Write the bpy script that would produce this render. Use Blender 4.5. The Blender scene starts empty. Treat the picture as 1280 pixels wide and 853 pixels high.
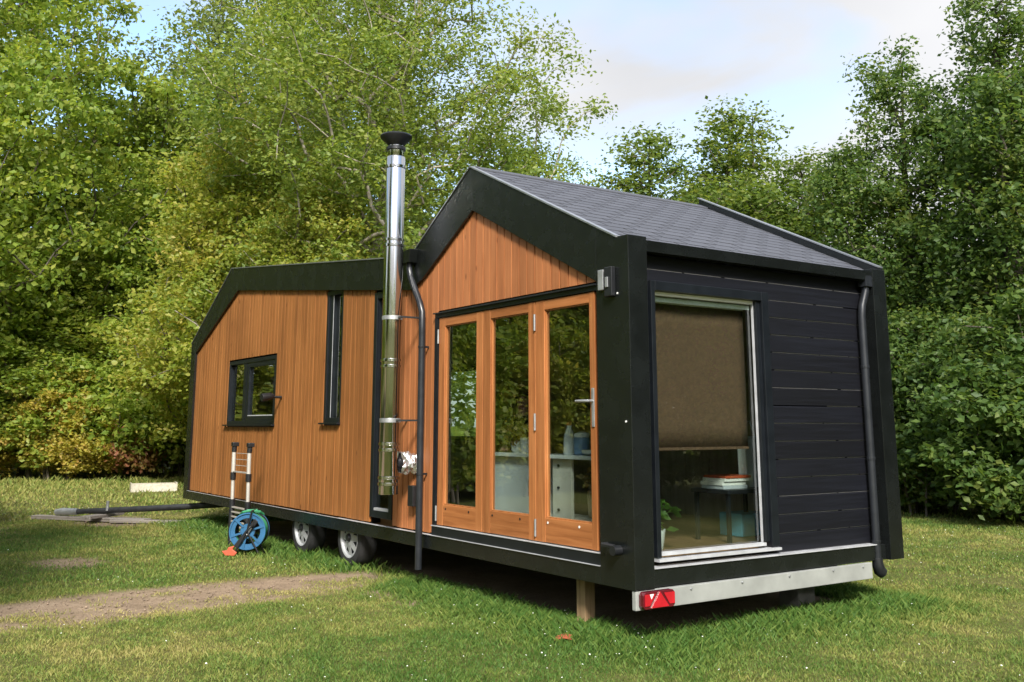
import bpy, math, random
import numpy as np
from mathutils import Vector, Matrix

# ------------------------------------------------------------------ camera, sky, sun, exposure
scene = bpy.context.scene
col = scene.collection
random.seed(7)
R = math.radians

cam_d = bpy.data.cameras.new('camera')
cam = bpy.data.objects.new('camera', cam_d)
col.objects.link(cam)
CAM = Vector((5.6005, -4.8947, 1.5732))
yaw, pitch = R(145.6788), R(10.472)
fwd = Vector((math.cos(pitch) * math.cos(yaw), math.cos(pitch) * math.sin(yaw), math.sin(pitch)))
cam.location = CAM
cam.rotation_euler = fwd.to_track_quat('-Z', 'Y').to_euler()
cam_d.sensor_width = 36.0
cam_d.lens = 36.0 * 1229.06 / 1280.0
cam_d.shift_y = -(426.5 - 304.57) / 1280.0
cam_d.clip_end = 2000
scene.camera = cam

SUN_AZ, SUN_EL = -30.0, 39.0          # degrees: azimuth from +X towards +Y, elevation
world = bpy.data.worlds.new('World')
scene.world = world
world.use_nodes = True
wn, wl = world.node_tree.nodes, world.node_tree.links
wn.clear()
w_out = wn.new('ShaderNodeOutputWorld')
w_bg = wn.new('ShaderNodeBackground')
w_bg.inputs['Strength'].default_value = 0.15
sky = wn.new('ShaderNodeTexSky')
sky.sky_type = 'NISHITA'
sky.sun_disc = False
sky.sun_elevation = R(SUN_EL)
sky.sun_rotation = R(90 - SUN_AZ)
sky.air_density = 1.0
sky.dust_density = 1.2
# thin broken cloud drifting over the blue
w_tc = wn.new('ShaderNodeTexCoord')
w_map = wn.new('ShaderNodeMapping')
w_map.inputs['Scale'].default_value = (1.0, 1.0, 2.2)
w_map.inputs['Location'].default_value = (0.35, 0.1, 0.0)
w_nz = wn.new('ShaderNodeTexNoise')
w_nz.inputs['Scale'].default_value = 1.5
w_nz.inputs['Detail'].default_value = 7
w_nz.inputs['Roughness'].default_value = 0.5
w_nz.inputs['Distortion'].default_value = 0.4
w_rp = wn.new('ShaderNodeValToRGB')
w_rp.color_ramp.elements[0].position = 0.40
w_rp.color_ramp.elements[1].position = 0.56
w_mx = wn.new('ShaderNodeMix')
w_mx.data_type = 'RGBA'
w_n2 = wn.new('ShaderNodeTexNoise')
w_n2.inputs['Scale'].default_value = 2.4
w_n2.inputs['Detail'].default_value = 4
w_r2 = wn.new('ShaderNodeValToRGB')
w_r2.color_ramp.elements[0].position = 0.3
w_r2.color_ramp.elements[0].color = (2.1, 2.12, 2.2, 1)
w_r2.color_ramp.elements[1].position = 0.7
w_r2.color_ramp.elements[1].color = (2.7, 2.71, 2.77, 1)
wl.new(w_tc.outputs['Generated'], w_map.inputs['Vector'])
wl.new(w_map.outputs['Vector'], w_nz.inputs['Vector'])
wl.new(w_map.outputs['Vector'], w_n2.inputs['Vector'])
wl.new(w_nz.outputs['Fac'], w_rp.inputs['Fac'])
wl.new(w_n2.outputs['Fac'], w_r2.inputs['Fac'])
wl.new(w_rp.outputs['Color'], w_mx.inputs['Factor'])
wl.new(sky.outputs['Color'], w_mx.inputs['A'])
wl.new(w_r2.outputs['Color'], w_mx.inputs['B'])
wl.new(w_mx.outputs['Result'], w_bg.inputs['Color'])
wl.new(w_bg.outputs['Background'], w_out.inputs['Surface'])

sun_d = bpy.data.lights.new('sun', 'SUN')
sun_d.energy = 3.0
sun_d.angle = R(11.0)
sun_d.color = (1.0, 0.955, 0.87)
sun = bpy.data.objects.new('sun', sun_d)
col.objects.link(sun)
sv = Vector((math.cos(R(SUN_EL)) * math.cos(R(SUN_AZ)), math.cos(R(SUN_EL)) * math.sin(R(SUN_AZ)), math.sin(R(SUN_EL))))
sun.rotation_euler = (-sv).to_track_quat('-Z', 'Y').to_euler()
sun.location = sv * 60

scene.view_settings.view_transform = 'Standard'
scene.view_settings.look = 'None'
scene.view_settings.gamma = 1.0
scene.view_settings.exposure = 1.3
scene.render.resolution_x, scene.render.resolution_y = 1024, 682

# ------------------------------------------------------------------ materials
M = {}
def new_mat(name):
    m = bpy.data.materials.new(name)
    m.use_nodes = True
    nt = m.node_tree
    b = nt.nodes['Principled BSDF']
    M[name] = m
    return m, nt, nt.nodes, nt.links, b

def ramp(nodes, stops):
    r = nodes.new('ShaderNodeValToRGB')
    cr = r.color_ramp
    while len(cr.elements) < len(stops):
        cr.elements.new(0.5)
    for e, (p, c) in zip(cr.elements, stops):
        e.position = p
        e.color = (c[0], c[1], c[2], 1)
    return r

def mix_rgb(nodes, links, mode, fac, a, b):
    n = nodes.new('ShaderNodeMix')
    n.data_type = 'RGBA'
    n.blend_type = mode
    for key, v in (('Factor', fac), ('A', a), ('B', b)):
        if isinstance(v, bpy.types.NodeSocket):
            links.new(v, n.inputs[key])
        elif key == 'Factor':
            n.inputs[key].default_value = v
        else:
            n.inputs[key].default_value = (v[0], v[1], v[2], 1)
    return n.outputs['Result']

def plain(name, c, rough=0.5, metal=0.0, spec=0.5, var=0.12, scale=9.0, bump=0.0, bscale=60.0, coat=0.0):
    m, nt, N, L, b = new_mat(name)
    tc = N.new('ShaderNodeTexCoord')
    nz = N.new('ShaderNodeTexNoise')
    nz.inputs['Scale'].default_value = scale
    nz.inputs['Detail'].default_value = 5
    L.new(tc.outputs['Object'], nz.inputs['Vector'])
    lo = [max(0, v * (1 - var)) for v in c]
    hi = [v * (1 + var) for v in c]
    r = ramp(N, [(0.3, lo), (0.7, hi)])
    L.new(nz.outputs['Fac'], r.inputs['Fac'])
    L.new(r.outputs['Color'], b.inputs['Base Color'])
    rr = N.new('ShaderNodeMapRange')
    rr.inputs['To Min'].default_value = max(0.02, rough * 0.85)
    rr.inputs['To Max'].default_value = min(1, rough * 1.15)
    L.new(nz.outputs['Fac'], rr.inputs['Value'])
    L.new(rr.outputs['Result'], b.inputs['Roughness'])
    b.inputs['Metallic'].default_value = metal
    b.inputs['Specular IOR Level'].default_value = spec
    b.inputs['Coat Weight'].default_value = coat
    if bump > 0:
        n2 = N.new('ShaderNodeTexNoise')
        n2.inputs['Scale'].default_value = bscale
        n2.inputs['Detail'].default_value = 4
        L.new(tc.outputs['Object'], n2.inputs['Vector'])
        bp = N.new('ShaderNodeBump')
        bp.inputs['Strength'].default_value = bump
        bp.inputs['Distance'].default_value = 0.01
        L.new(n2.outputs['Fac'], bp.inputs['Height'])
        L.new(bp.outputs['Normal'], b.inputs['Normal'])
    return m

def wood(name, dark, mid, light, axis='z', rough=0.55, grain=34.0, knots=True, objvar=0.35, bump=0.25):
    m, nt, N, L, b = new_mat(name)
    tc = N.new('ShaderNodeTexCoord')
    oi = N.new('ShaderNodeObjectInfo')
    mp = N.new('ShaderNodeMapping')
    sc = [grain, grain, grain]
    sc['xyz'.index(axis)] = 1.3
    mp.inputs['Scale'].default_value = sc
    L.new(tc.outputs['Object'], mp.inputs['Vector'])
    off = N.new('ShaderNodeVectorMath')
    off.operation = 'ADD'
    cmb = N.new('ShaderNodeCombineXYZ')
    mu = N.new('ShaderNodeMath')
    mu.operation = 'MULTIPLY'
    mu.inputs[1].default_value = 37.0
    L.new(oi.outputs['Random'], mu.inputs[0])
    for s in 'XYZ':
        L.new(mu.outputs[0], cmb.inputs[s])
    L.new(mp.outputs['Vector'], off.inputs[0])
    L.new(cmb.outputs['Vector'], off.inputs[1])
    nz = N.new('ShaderNodeTexNoise')
    nz.inputs['Scale'].default_value = 1.0
    nz.inputs['Detail'].default_value = 6
    nz.inputs['Roughness'].default_value = 0.62
    nz.inputs['Distortion'].default_value = 0.5
    L.new(off.outputs['Vector'], nz.inputs['Vector'])
    r = ramp(N, [(0.28, dark), (0.5, mid), (0.74, light)])
    L.new(nz.outputs['Fac'], r.inputs['Fac'])
    c = r.outputs['Color']
    # board to board tint
    rv = ramp(N, [(0.0, (1 - objvar, 1 - objvar, 1 - objvar)), (0.5, (1, 1, 1)), (1.0, (1 + objvar * .35, 1 + objvar * .45, 1 + objvar * .55))])
    L.new(oi.outputs['Random'], rv.inputs['Fac'])
    c = mix_rgb(N, L, 'MULTIPLY', 1.0, c, rv.outputs['Color'])
    # broad weathering
    wz = N.new('ShaderNodeTexNoise')
    wz.inputs['Scale'].default_value = 1.1
    wz.inputs['Detail'].default_value = 4
    L.new(tc.outputs['Object'], wz.inputs['Vector'])
    wr = ramp(N, [(0.3, (0.82, 0.80, 0.78)), (0.65, (1.06, 1.05, 1.04))])
    L.new(wz.outputs['Fac'], wr.inputs['Fac'])
    c = mix_rgb(N, L, 'MULTIPLY', 1.0, c, wr.outputs['Color'])
    if knots:
        km = N.new('ShaderNodeMapping')
        ks = [7.0, 7.0, 7.0]
        ks['xyz'.index(axis)] = 2.6
        km.inputs['Scale'].default_value = ks
        L.new(tc.outputs['Object'], km.inputs['Vector'])
        vo = N.new('ShaderNodeTexVoronoi')
        vo.inputs['Scale'].default_value = 1.0
        L.new(km.outputs['Vector'], vo.inputs['Vector'])
        kr = ramp(N, [(0.045, (0.25, 0.2, 0.17)), (0.11, (1, 1, 1))])
        L.new(vo.outputs['Distance'], kr.inputs['Fac'])
        c = mix_rgb(N, L, 'MULTIPLY', 0.8, c, kr.outputs['Color'])
    L.new(c, b.inputs['Base Color'])
    b.inputs['Roughness'].default_value = rough
    b.inputs['Specular IOR Level'].default_value = 0.35
    bp = N.new('ShaderNodeBump')
    bp.inputs['Strength'].default_value = bump
    bp.inputs['Distance'].default_value = 0.004
    L.new(nz.outputs['Fac'], bp.inputs['Height'])
    L.new(bp.outputs['Normal'], b.inputs['Normal'])
    return m

wood('cladding_reflect_tint', (0.20, 0.076, 0.020), (0.285, 0.112, 0.031), (0.34, 0.142, 0.043), grain=30, objvar=.2)  # left boards: hue of reflected light is put into this colour
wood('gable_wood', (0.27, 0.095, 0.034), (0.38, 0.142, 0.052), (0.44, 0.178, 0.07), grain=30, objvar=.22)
wood('door_wood', (0.23, 0.078, 0.024), (0.355, 0.132, 0.043), (0.45, 0.185, 0.066), grain=26, knots=False, rough=0.42, objvar=0.15)
wood('door_wood_x', (0.23, 0.078, 0.024), (0.355, 0.132, 0.043), (0.45, 0.185, 0.066), axis='x', grain=26, knots=False, rough=0.42, objvar=0.15)
wood('prop_wood', (0.16, 0.10, 0.055), (0.30, 0.20, 0.11), (0.40, 0.29, 0.17), grain=24, objvar=0.1)
wood('old_plank', (0.10, 0.085, 0.07), (0.24, 0.21, 0.18), (0.36, 0.33, 0.29), axis='x', grain=26, rough=0.85)
wood('pale_plank', (0.34, 0.31, 0.23), (0.48, 0.45, 0.36), (0.58, 0.55, 0.46), axis='y', grain=20, rough=0.8, objvar=0.1)
wood('floor_wood', (0.10, 0.055, 0.028), (0.20, 0.12, 0.06), (0.28, 0.17, 0.09), axis='x', grain=18, rough=0.4, objvar=0.1)
wood('black_board', (0.0018, 0.002, 0.004), (0.0035, 0.004, 0.0075), (0.007, 0.008, 0.013), axis='y', grain=40, knots=False, rough=0.55, objvar=0.3, bump=0.35)
wood('inner_panel', (0.30, 0.23, 0.15), (0.42, 0.34, 0.24), (0.50, 0.42, 0.31), grain=14, rough=0.6, objvar=0.05)
plain('black_frame', (0.0065, 0.0078, 0.0078), rough=0.27, var=0.25, scale=5, bump=0.10, bscale=160, spec=0.6)
plain('black_sash', (0.007, 0.009, 0.012), rough=0.35, var=0.2)
plain('black_plastic', (0.012, 0.013, 0.015), rough=0.38, var=0.2)
plain('pipe_paint', (0.016, 0.018, 0.022), rough=0.34, var=0.2)
plain('raw_tongue', (0.30, 0.29, 0.31), rough=0.8)
plain('membrane', (0.006, 0.006, 0.006), rough=0.9, spec=0.1)
plain('trim_metal', (0.42, 0.43, 0.45), rough=0.32, metal=0.8, var=0.1)
plain('drip_metal', (0.50, 0.51, 0.53), rough=0.45, metal=0.3, var=0.15)
plain('white_paint', (0.72, 0.72, 0.70), rough=0.5, var=0.06, scale=3)
plain('bar_metal', (0.35, 0.36, 0.34), rough=0.5, metal=0.25, var=0.14, scale=5, bump=0.05)
plain('flue_steel', (0.58, 0.575, 0.56), rough=0.13, metal=1.0, var=0.06, scale=2.5, bump=0.02, bscale=9)
plain('foil', (0.78, 0.76, 0.76), rough=0.25, metal=0.9, var=0.15, bump=0.6, bscale=40)
plain('galvanised', (0.42, 0.43, 0.44), rough=0.45, metal=0.7, var=0.2)
plain('alu', (0.40, 0.38, 0.34), rough=0.45, metal=0.2, var=0.1)
plain('rim_paint', (0.36, 0.37, 0.38), rough=0.4, metal=0.15, var=0.12)
plain('tyre_rubber', (0.018, 0.018, 0.019), rough=0.75, var=0.3, bump=0.3, bscale=80)
plain('chassis', (0.02, 0.021, 0.022), rough=0.6, var=0.4)
plain('reel_blue', (0.028, 0.115, 0.235), rough=0.38, var=0.1)
plain('hose_green', (0.03, 0.20, 0.09), rough=0.45, var=0.25)
plain('foot_orange', (0.50, 0.085, 0.04), rough=0.5, var=0.1)
plain('lamp_red', (0.40, 0.010, 0.02), rough=0.22, var=0.15, coat=0.5)
plain('lamp_dark', (0.09, 0.006, 0.012), rough=0.2, var=0.2, coat=0.5)
plain('lamp_amber', (0.62, 0.20, 0.02), rough=0.22, var=0.1)
plain('concrete', (0.09, 0.09, 0.085), rough=0.85, var=0.3, bump=0.4, bscale=50)
plain('cabinet', (0.68, 0.72, 0.73), rough=0.4, var=0.03, scale=2)
plain('cream_panel', (0.66, 0.63, 0.55), rough=0.5, var=0.08)
plain('inner_white', (0.60, 0.58, 0.54), rough=0.7, var=0.05)
plain('ceramic', (0.70, 0.72, 0.72), rough=0.25, var=0.04)
plain('jar_blue', (0.14, 0.24, 0.40), rough=0.3, var=0.2)
plain('book_red', (0.45, 0.08, 0.03), rough=0.6)
plain('book_white', (0.72, 0.70, 0.66), rough=0.7, var=0.05)
plain('book_grey', (0.45, 0.47, 0.50), rough=0.7, var=0.05)
plain('tote', (0.70, 0.75, 0.75), rough=0.85, var=0.06)
plain('box_blue', (0.12, 0.45, 0.62), rough=0.5)
plain('blind', (0.105, 0.057, 0.030), rough=0.9, var=0.2, scale=30, bump=0.25, bscale=200)
plain('skin', (0.66, 0.36, 0.27), rough=0.5, var=0.06)
plain('hair', (0.03, 0.018, 0.012), rough=0.6, var=0.3)
plain('shirt', (0.012, 0.013, 0.017), rough=0.85, var=0.2)
plain('trousers', (0.03, 0.035, 0.06), rough=0.85, var=0.2)
plain('dry_leaf', (0.28, 0.07, 0.03), rough=0.7, var=0.3, scale=30)

# window glass: clear sheet with a Fresnel mirror coat (double glazing)
m, nt, N, L, b = new_mat('glass')
N.remove(b)
tr = N.new('ShaderNodeBsdfTransparent')
tr.inputs['Color'].default_value = (0.86, 0.91, 0.89, 1)
gl = N.new('ShaderNodeBsdfGlossy')
gl.inputs['Roughness'].default_value = 0.004
gl.inputs['Color'].default_value = (0.95, 0.98, 0.97, 1)
fr = N.new('ShaderNodeFresnel')
fr.inputs['IOR'].default_value = 2.45
tcg = N.new('ShaderNodeTexCoord')
gn = N.new('ShaderNodeTexNoise')
gn.inputs['Scale'].default_value = 1.6
gn.inputs['Detail'].default_value = 1
bpg = N.new('ShaderNodeBump')
bpg.inputs['Strength'].default_value = 0.05
bpg.inputs['Distance'].default_value = 0.05
L.new(tcg.outputs['Object'], gn.inputs['Vector'])
L.new(gn.outputs['Fac'], bpg.inputs['Height'])
L.new(bpg.outputs['Normal'], gl.inputs['Normal'])
mxs = N.new('ShaderNodeMixShader')
gg = N.new('ShaderNodeNewGeometry')
fm = N.new('ShaderNodeMath')
fm.operation = 'MULTIPLY'
inv = N.new('ShaderNodeMath')
inv.operation = 'SUBTRACT'
inv.inputs[0].default_value = 1.0
L.new(gg.outputs['Backfacing'], inv.inputs[1])
L.new(fr.outputs['Fac'], fm.inputs[0])
L.new(inv.outputs[0], fm.inputs[1])
L.new(fm.outputs[0], mxs.inputs['Fac'])
L.new(tr.outputs['BSDF'], mxs.inputs[1])
L.new(gl.outputs['BSDF'], mxs.inputs[2])
L.new(mxs.outputs['Shader'], N['Material Output'].inputs['Surface'])

# roof shingles: mineral-grained bitumen
m, nt, N, L, b = new_mat('shingle')
tc = N.new('ShaderNodeTexCoord')
geo = N.new('ShaderNodeNewGeometry')
oi = N.new('ShaderNodeObjectInfo')
n1 = N.new('ShaderNodeTexNoise')
n1.inputs['Scale'].default_value = 220
n1.inputs['Detail'].default_value = 2
L.new(tc.outputs['Object'], n1.inputs['Vector'])
r1 = ramp(N, [(0.3, (0.050, 0.053, 0.064)), (0.7, (0.096, 0.099, 0.116))])
L.new(n1.outputs['Fac'], r1.inputs['Fac'])
r2 = ramp(N, [(0, (0.88, 0.88, 0.88)), (1, (1.08, 1.08, 1.08))])
L.new(oi.outputs['Random'], r2.inputs['Fac'])
L.new(mix_rgb(N, L, 'MULTIPLY', 1.0, r1.outputs['Color'], r2.outputs['Color']), b.inputs['Base Color'])
b.inputs['Roughness'].default_value = 0.62
bp = N.new('ShaderNodeBump')
bp.inputs['Strength'].default_value = 0.4
bp.inputs['Distance'].default_value = 0.003
L.new(n1.outputs['Fac'], bp.inputs['Height'])
L.new(bp.outputs['Normal'], b.inputs['Normal'])

def leaf_mat(name, cols, trans=0.55, rough=0.5, patch=0.35):
    """leaf to leaf colour from the island, tree-scale colour drift from a noise"""
    m, nt, N, L, b = new_mat(name)
    geo = N.new('ShaderNodeNewGeometry')
    r = ramp(N, [(i / (len(cols) - 1), c) for i, c in enumerate(cols)])
    tc = N.new('ShaderNodeTexCoord')
    nz = N.new('ShaderNodeTexNoise')
    nz.inputs['Scale'].default_value = 0.55
    nz.inputs['Detail'].default_value = 3
    L.new(tc.outputs['Object'], nz.inputs['Vector'])
    mr = N.new('ShaderNodeMapRange')
    mr.inputs['From Min'].default_value = 0.3
    mr.inputs['From Max'].default_value = 0.7
    L.new(nz.outputs['Fac'], mr.inputs['Value'])
    mx = N.new('ShaderNodeMix')
    mx.inputs['Factor'].default_value = 1 - patch
    L.new(mr.outputs['Result'], mx.inputs['A'])
    L.new(geo.outputs['Random Per Island'], mx.inputs['B'])
    L.new(mx.outputs['Result'], r.inputs['Fac'])
    L.new(r.outputs['Color'], b.inputs['Base Color'])
    b.inputs['Roughness'].default_value = rough
    b.inputs['Specular IOR Level'].default_value = 0.4
    tl = N.new('ShaderNodeBsdfTranslucent')
    wm = mix_rgb(N, L, 'MULTIPLY', 1.0, r.outputs['Color'], (1.25, 1.2, 0.7))
    L.new(wm, tl.inputs['Color'])
    ms = N.new('ShaderNodeMixShader')
    ms.inputs['Fac'].default_value = trans
    L.new(b.outputs['BSDF'], ms.inputs[1])
    L.new(tl.outputs['BSDF'], ms.inputs[2])
    L.new(ms.outputs['Shader'], N['Material Output'].inputs['Surface'])
    return m

leaf_mat('leaf_maple', [(0.115, 0.20, 0.030), (0.20, 0.295, 0.042), (0.30, 0.37, 0.058), (0.41, 0.385, 0.085)])
leaf_mat('leaf_yellow', [(0.16, 0.245, 0.032), (0.27, 0.34, 0.048), (0.39, 0.395, 0.072), (0.48, 0.38, 0.105)])
leaf_mat('leaf_birch', [(0.105, 0.18, 0.034), (0.19, 0.275, 0.05), (0.28, 0.345, 0.066), (0.35, 0.365, 0.095)])
leaf_mat('leaf_tall', [(0.09, 0.14, 0.04), (0.15, 0.205, 0.06), (0.20, 0.25, 0.075), (0.24, 0.27, 0.095)])
leaf_mat('leaf_alder', [(0.058, 0.11, 0.024), (0.115, 0.185, 0.036), (0.185, 0.255, 0.05), (0.30, 0.31, 0.072)])
leaf_mat('leaf_dark', [(0.046, 0.10, 0.026), (0.088, 0.16, 0.04), (0.145, 0.225, 0.052), (0.27, 0.29, 0.075)])
leaf_mat('leaf_red', [(0.22, 0.24, 0.05), (0.30, 0.24, 0.06), (0.40, 0.20, 0.10), (0.46, 0.18, 0.12)])
leaf_mat('leaf_goldbush', [(0.24, 0.27, 0.04), (0.38, 0.36, 0.055), (0.48, 0.40, 0.08), (0.50, 0.27, 0.10)])
leaf_mat('leaf_pot', [(0.05, 0.12, 0.02), (0.10, 0.20, 0.03)])
leaf_mat('leaf_flower', [(0.20, 0.20, 0.05), (0.34, 0.26, 0.12), (0.40, 0.22, 0.16)])
plain('bark', (0.10, 0.085, 0.065), rough=0.9, var=0.45, scale=14, bump=0.8, bscale=30)
plain('bark_pale', (0.27, 0.24, 0.19), rough=0.85, var=0.4, scale=10, bump=0.6, bscale=26)

# grass blades and the soil sheet share two vertex fields: dry (straw colour) and bare (earth)
m, nt, N, L, b = new_mat('grass_blade')
at = N.new('ShaderNodeAttribute')
at.attribute_name = 'dry'
geo = N.new('ShaderNodeNewGeometry')
ra = ramp(N, [(0.0, (0.065, 0.14, 0.024)), (0.3, (0.15, 0.215, 0.042)), (0.6, (0.29, 0.285, 0.078)), (1.0, (0.46, 0.38, 0.16))])
ad = N.new('ShaderNodeMath')
ad.operation = 'MULTIPLY_ADD'
ad.inputs[1].default_value = 0.42
L.new(geo.outputs['Random Per Island'], ad.inputs[0])
sb = N.new('ShaderNodeMath')
sb.operation = 'SUBTRACT'
sb.inputs[1].default_value = 0.16
L.new(at.outputs['Fac'], sb.inputs[0])
L.new(sb.outputs[0], ad.inputs[2])
L.new(ad.outputs[0], ra.inputs['Fac'])
L.new(ra.outputs['Color'], b.inputs['Base Color'])
b.inputs['Roughness'].default_value = 0.6
b.inputs['Specular IOR Level'].default_value = 0.25
tl = N.new('ShaderNodeBsdfTranslucent')
L.new(ra.outputs['Color'], tl.inputs['Color'])
ms = N.new('ShaderNodeMixShader')
ms.inputs['Fac'].default_value = 0.3
L.new(b.outputs['BSDF'], ms.inputs[1])
L.new(tl.outputs['BSDF'], ms.inputs[2])
L.new(ms.outputs['Shader'], N['Material Output'].inputs['Surface'])

m, nt, N, L, b = new_mat('lawn_soil')
tc = N.new('ShaderNodeTexCoord')
n1 = N.new('ShaderNodeTexNoise')
n1.inputs['Scale'].default_value = 26
n1.inputs['Detail'].default_value = 8
n1.inputs['Roughness'].default_value = 0.7
n2 = N.new('ShaderNodeTexNoise')
n2.inputs['Scale'].default_value = 3.0
n2.inputs['Detail'].default_value = 6
for q in (n1, n2):
    L.new(tc.outputs['Object'], q.inputs['Vector'])
a1 = N.new('ShaderNodeAttribute')
a1.attribute_name = 'dry'
a2 = N.new('ShaderNodeAttribute')
a2.attribute_name = 'bare'
g1 = ramp(N, [(0.3, (0.055, 0.075, 0.018)), (0.7, (0.12, 0.13, 0.035))])
g2 = ramp(N, [(0.3, (0.10, 0.085, 0.035)), (0.7, (0.21, 0.175, 0.075))])
e1 = ramp(N, [(0.25, (0.13, 0.093, 0.062)), (0.5, (0.27, 0.20, 0.137)), (0.75, (0.39, 0.30, 0.21))])
for q in (g1, g2):
    L.new(n1.outputs['Fac'], q.inputs['Fac'])
em = N.new('ShaderNodeMix')
em.inputs['Factor'].default_value = 0.5
L.new(n1.outputs['Fac'], em.inputs['A'])
L.new(n2.outputs['Fac'], em.inputs['B'])
L.new(em.outputs['Result'], e1.inputs['Fac'])
cc = mix_rgb(N, L, 'MIX', a1.outputs['Fac'], g1.outputs['Color'], g2.outputs['Color'])
cc = mix_rgb(N, L, 'MIX', a2.outputs['Fac'], cc, e1.outputs['Color'])
L.new(cc, b.inputs['Base Color'])
b.inputs['Roughness'].default_value = 0.95
b.inputs['Specular IOR Level'].default_value = 0.1
bp = N.new('ShaderNodeBump')
bp.inputs['Strength'].default_value = 0.9
bp.inputs['Distance'].default_value = 0.02
L.new(n1.outputs['Fac'], bp.inputs['Height'])
L.new(bp.outputs['Normal'], b.inputs['Normal'])
plain('clod', (0.21, 0.155, 0.11), rough=0.95, var=0.5, scale=3)
plain('daisy', (0.72, 0.72, 0.66), rough=0.7, var=0.08)

# ------------------------------------------------------------------ mesh helpers
WL = {}
def wloc(o):
    return WL.get(o.name, Vector((0, 0, 0)))

def thing(name, label, cat, loc=(0, 0, 0), rz=0.0, group=None):
    o = bpy.data.objects.new(name, None)
    col.objects.link(o)
    o.location = loc
    o.rotation_euler = (0, 0, rz)
    o.empty_display_size = 0.2
    tag(o, label, cat, group)
    WL[o.name] = Vector(loc)
    return o

def tag(o, label=None, cat=None, group=None, kind=None):
    if label: o['label'] = label
    if cat: o['category'] = cat
    if group: o['group'] = group
    if kind: o['kind'] = kind
    return o

class MB:
    def __init__(self):
        self.v, self.f = [], []
    def add(self, vs, fs):
        n = len(self.v)
        self.v += [tuple(p) for p in vs]
        self.f += [tuple(i + n for i in q) for q in fs]
        return self
    def box(self, x0, x1, y0, y1, z0, z1):
        vs = [(x, y, z) for z in (z0, z1) for y in (y0, y1) for x in (x0, x1)]
        return self.add(vs, [(0, 2, 3, 1), (4, 5, 7, 6), (0, 1, 5, 4), (2, 6, 7, 3), (0, 4, 6, 2), (1, 3, 7, 5)])
    def prism(self, poly, axis, a0, a1):
        """poly in the two other axes (xz for y, yz for x, xy for z)"""
        def P(u, w, a):
            return {'y': (u, a, w), 'x': (a, u, w), 'z': (u, w, a)}[axis]
        ar = sum(poly[i][0] * poly[(i + 1) % len(poly)][1] - poly[(i + 1) % len(poly)][0] * poly[i][1] for i in range(len(poly)))
        if ar < 0:
            poly = poly[::-1]
        n = len(poly)
        vs = [P(u, w, a0) for u, w in poly] + [P(u, w, a1) for u, w in poly]
        fs = [tuple(range(n)), tuple(range(2 * n - 1, n - 1, -1))]
        fs += [(i, i + n, (i + 1) % n + n, (i + 1) % n) for i in range(n)]
        if axis != 'y':
            fs = [q[::-1] for q in fs]
        return self.add(vs, fs)
    def tube(self, pts, r, n=10, caps=True):
        pts = [Vector(p) for p in pts]
        rs = r if isinstance(r, (list, tuple)) else [r] * len(pts)
        vs, fs = [], []
        prev = None
        for i, p in enumerate(pts):
            t = (pts[min(i + 1, len(pts) - 1)] - pts[max(i - 1, 0)]).normalized()
            if prev is None:
                a = t.orthogonal().normalized()
            else:
                a = (prev - t * prev.dot(t))
                a = a.normalized() if a.length > 1e-6 else t.orthogonal().normalized()
            prev = a
            bb = t.cross(a)
            for k in range(n):
                an = 2 * math.pi * k / n
                vs.append(p + (a * math.cos(an) + bb * math.sin(an)) * rs[i])
        for i in range(len(pts) - 1):
            for k in range(n):
                k2 = (k + 1) % n
                fs.append((i * n + k, i * n + k2, (i + 1) * n + k2, (i + 1) * n + k))
        if caps:
            fs.append(tuple(range(n))[::-1])
            fs.append(tuple((len(pts) - 1) * n + k for k in range(n)))
        return self.add(vs, fs)
    def lathe(self, prof, c=(0, 0, 0), axis='z', n=24, caps=True):
        vs, fs = [], []
        for (r, h) in prof:
            for k in range(n):
                an = 2 * math.pi * k / n
                a, bb = r * math.cos(an), r * math.sin(an)
                p = {'z': (a, bb, h), 'y': (bb, h, a), 'x': (h, a, bb)}[axis]
                vs.append((p[0] + c[0], p[1] + c[1], p[2] + c[2]))
        for i in range(len(prof) - 1):
            for k in range(n):
                k2 = (k + 1) % n
                fs.append((i * n + k, i * n + k2, (i + 1) * n + k2, (i + 1) * n + k))
        if caps:
            fs.append(tuple(range(n))[::-1])
            fs.append(tuple((len(prof) - 1) * n + k for k in range(n)))
        return self.add(vs, fs)
    def build(self, name, mat, parent=None, smooth=False, bevel=0.0, local=False):
        o0 = Vector((0, 0, 0)) if (parent is None or local) else wloc(parent)
        me = bpy.data.meshes.new(name)
        me.from_pydata([(p[0] - o0.x, p[1] - o0.y, p[2] - o0.z) for p in self.v], [], self.f)
        me.materials.append(M[mat])
        if smooth:
            me.polygons.foreach_set('use_smooth', [True] * len(me.polygons))
            if hasattr(me, 'set_sharp_from_angle'):
                me.set_sharp_from_angle(angle=R(40))
        me.update()
        o = bpy.data.objects.new(name, me)
        col.objects.link(o)
        if parent is not None:
            o.parent = parent
            WL[o.name] = wloc(parent)
        if bevel:
            bv = o.modifiers.new('bevel', 'BEVEL')
            bv.width = bevel
            bv.segments = 2
            bv.limit_method = 'ANGLE'
        return o

def box(name, mat, parent, x0, x1, y0, y1, z0, z1, bevel=0.0):
    return MB().box(x0, x1, y0, y1, z0, z1).build(name, mat, parent, bevel=bevel)

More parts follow.
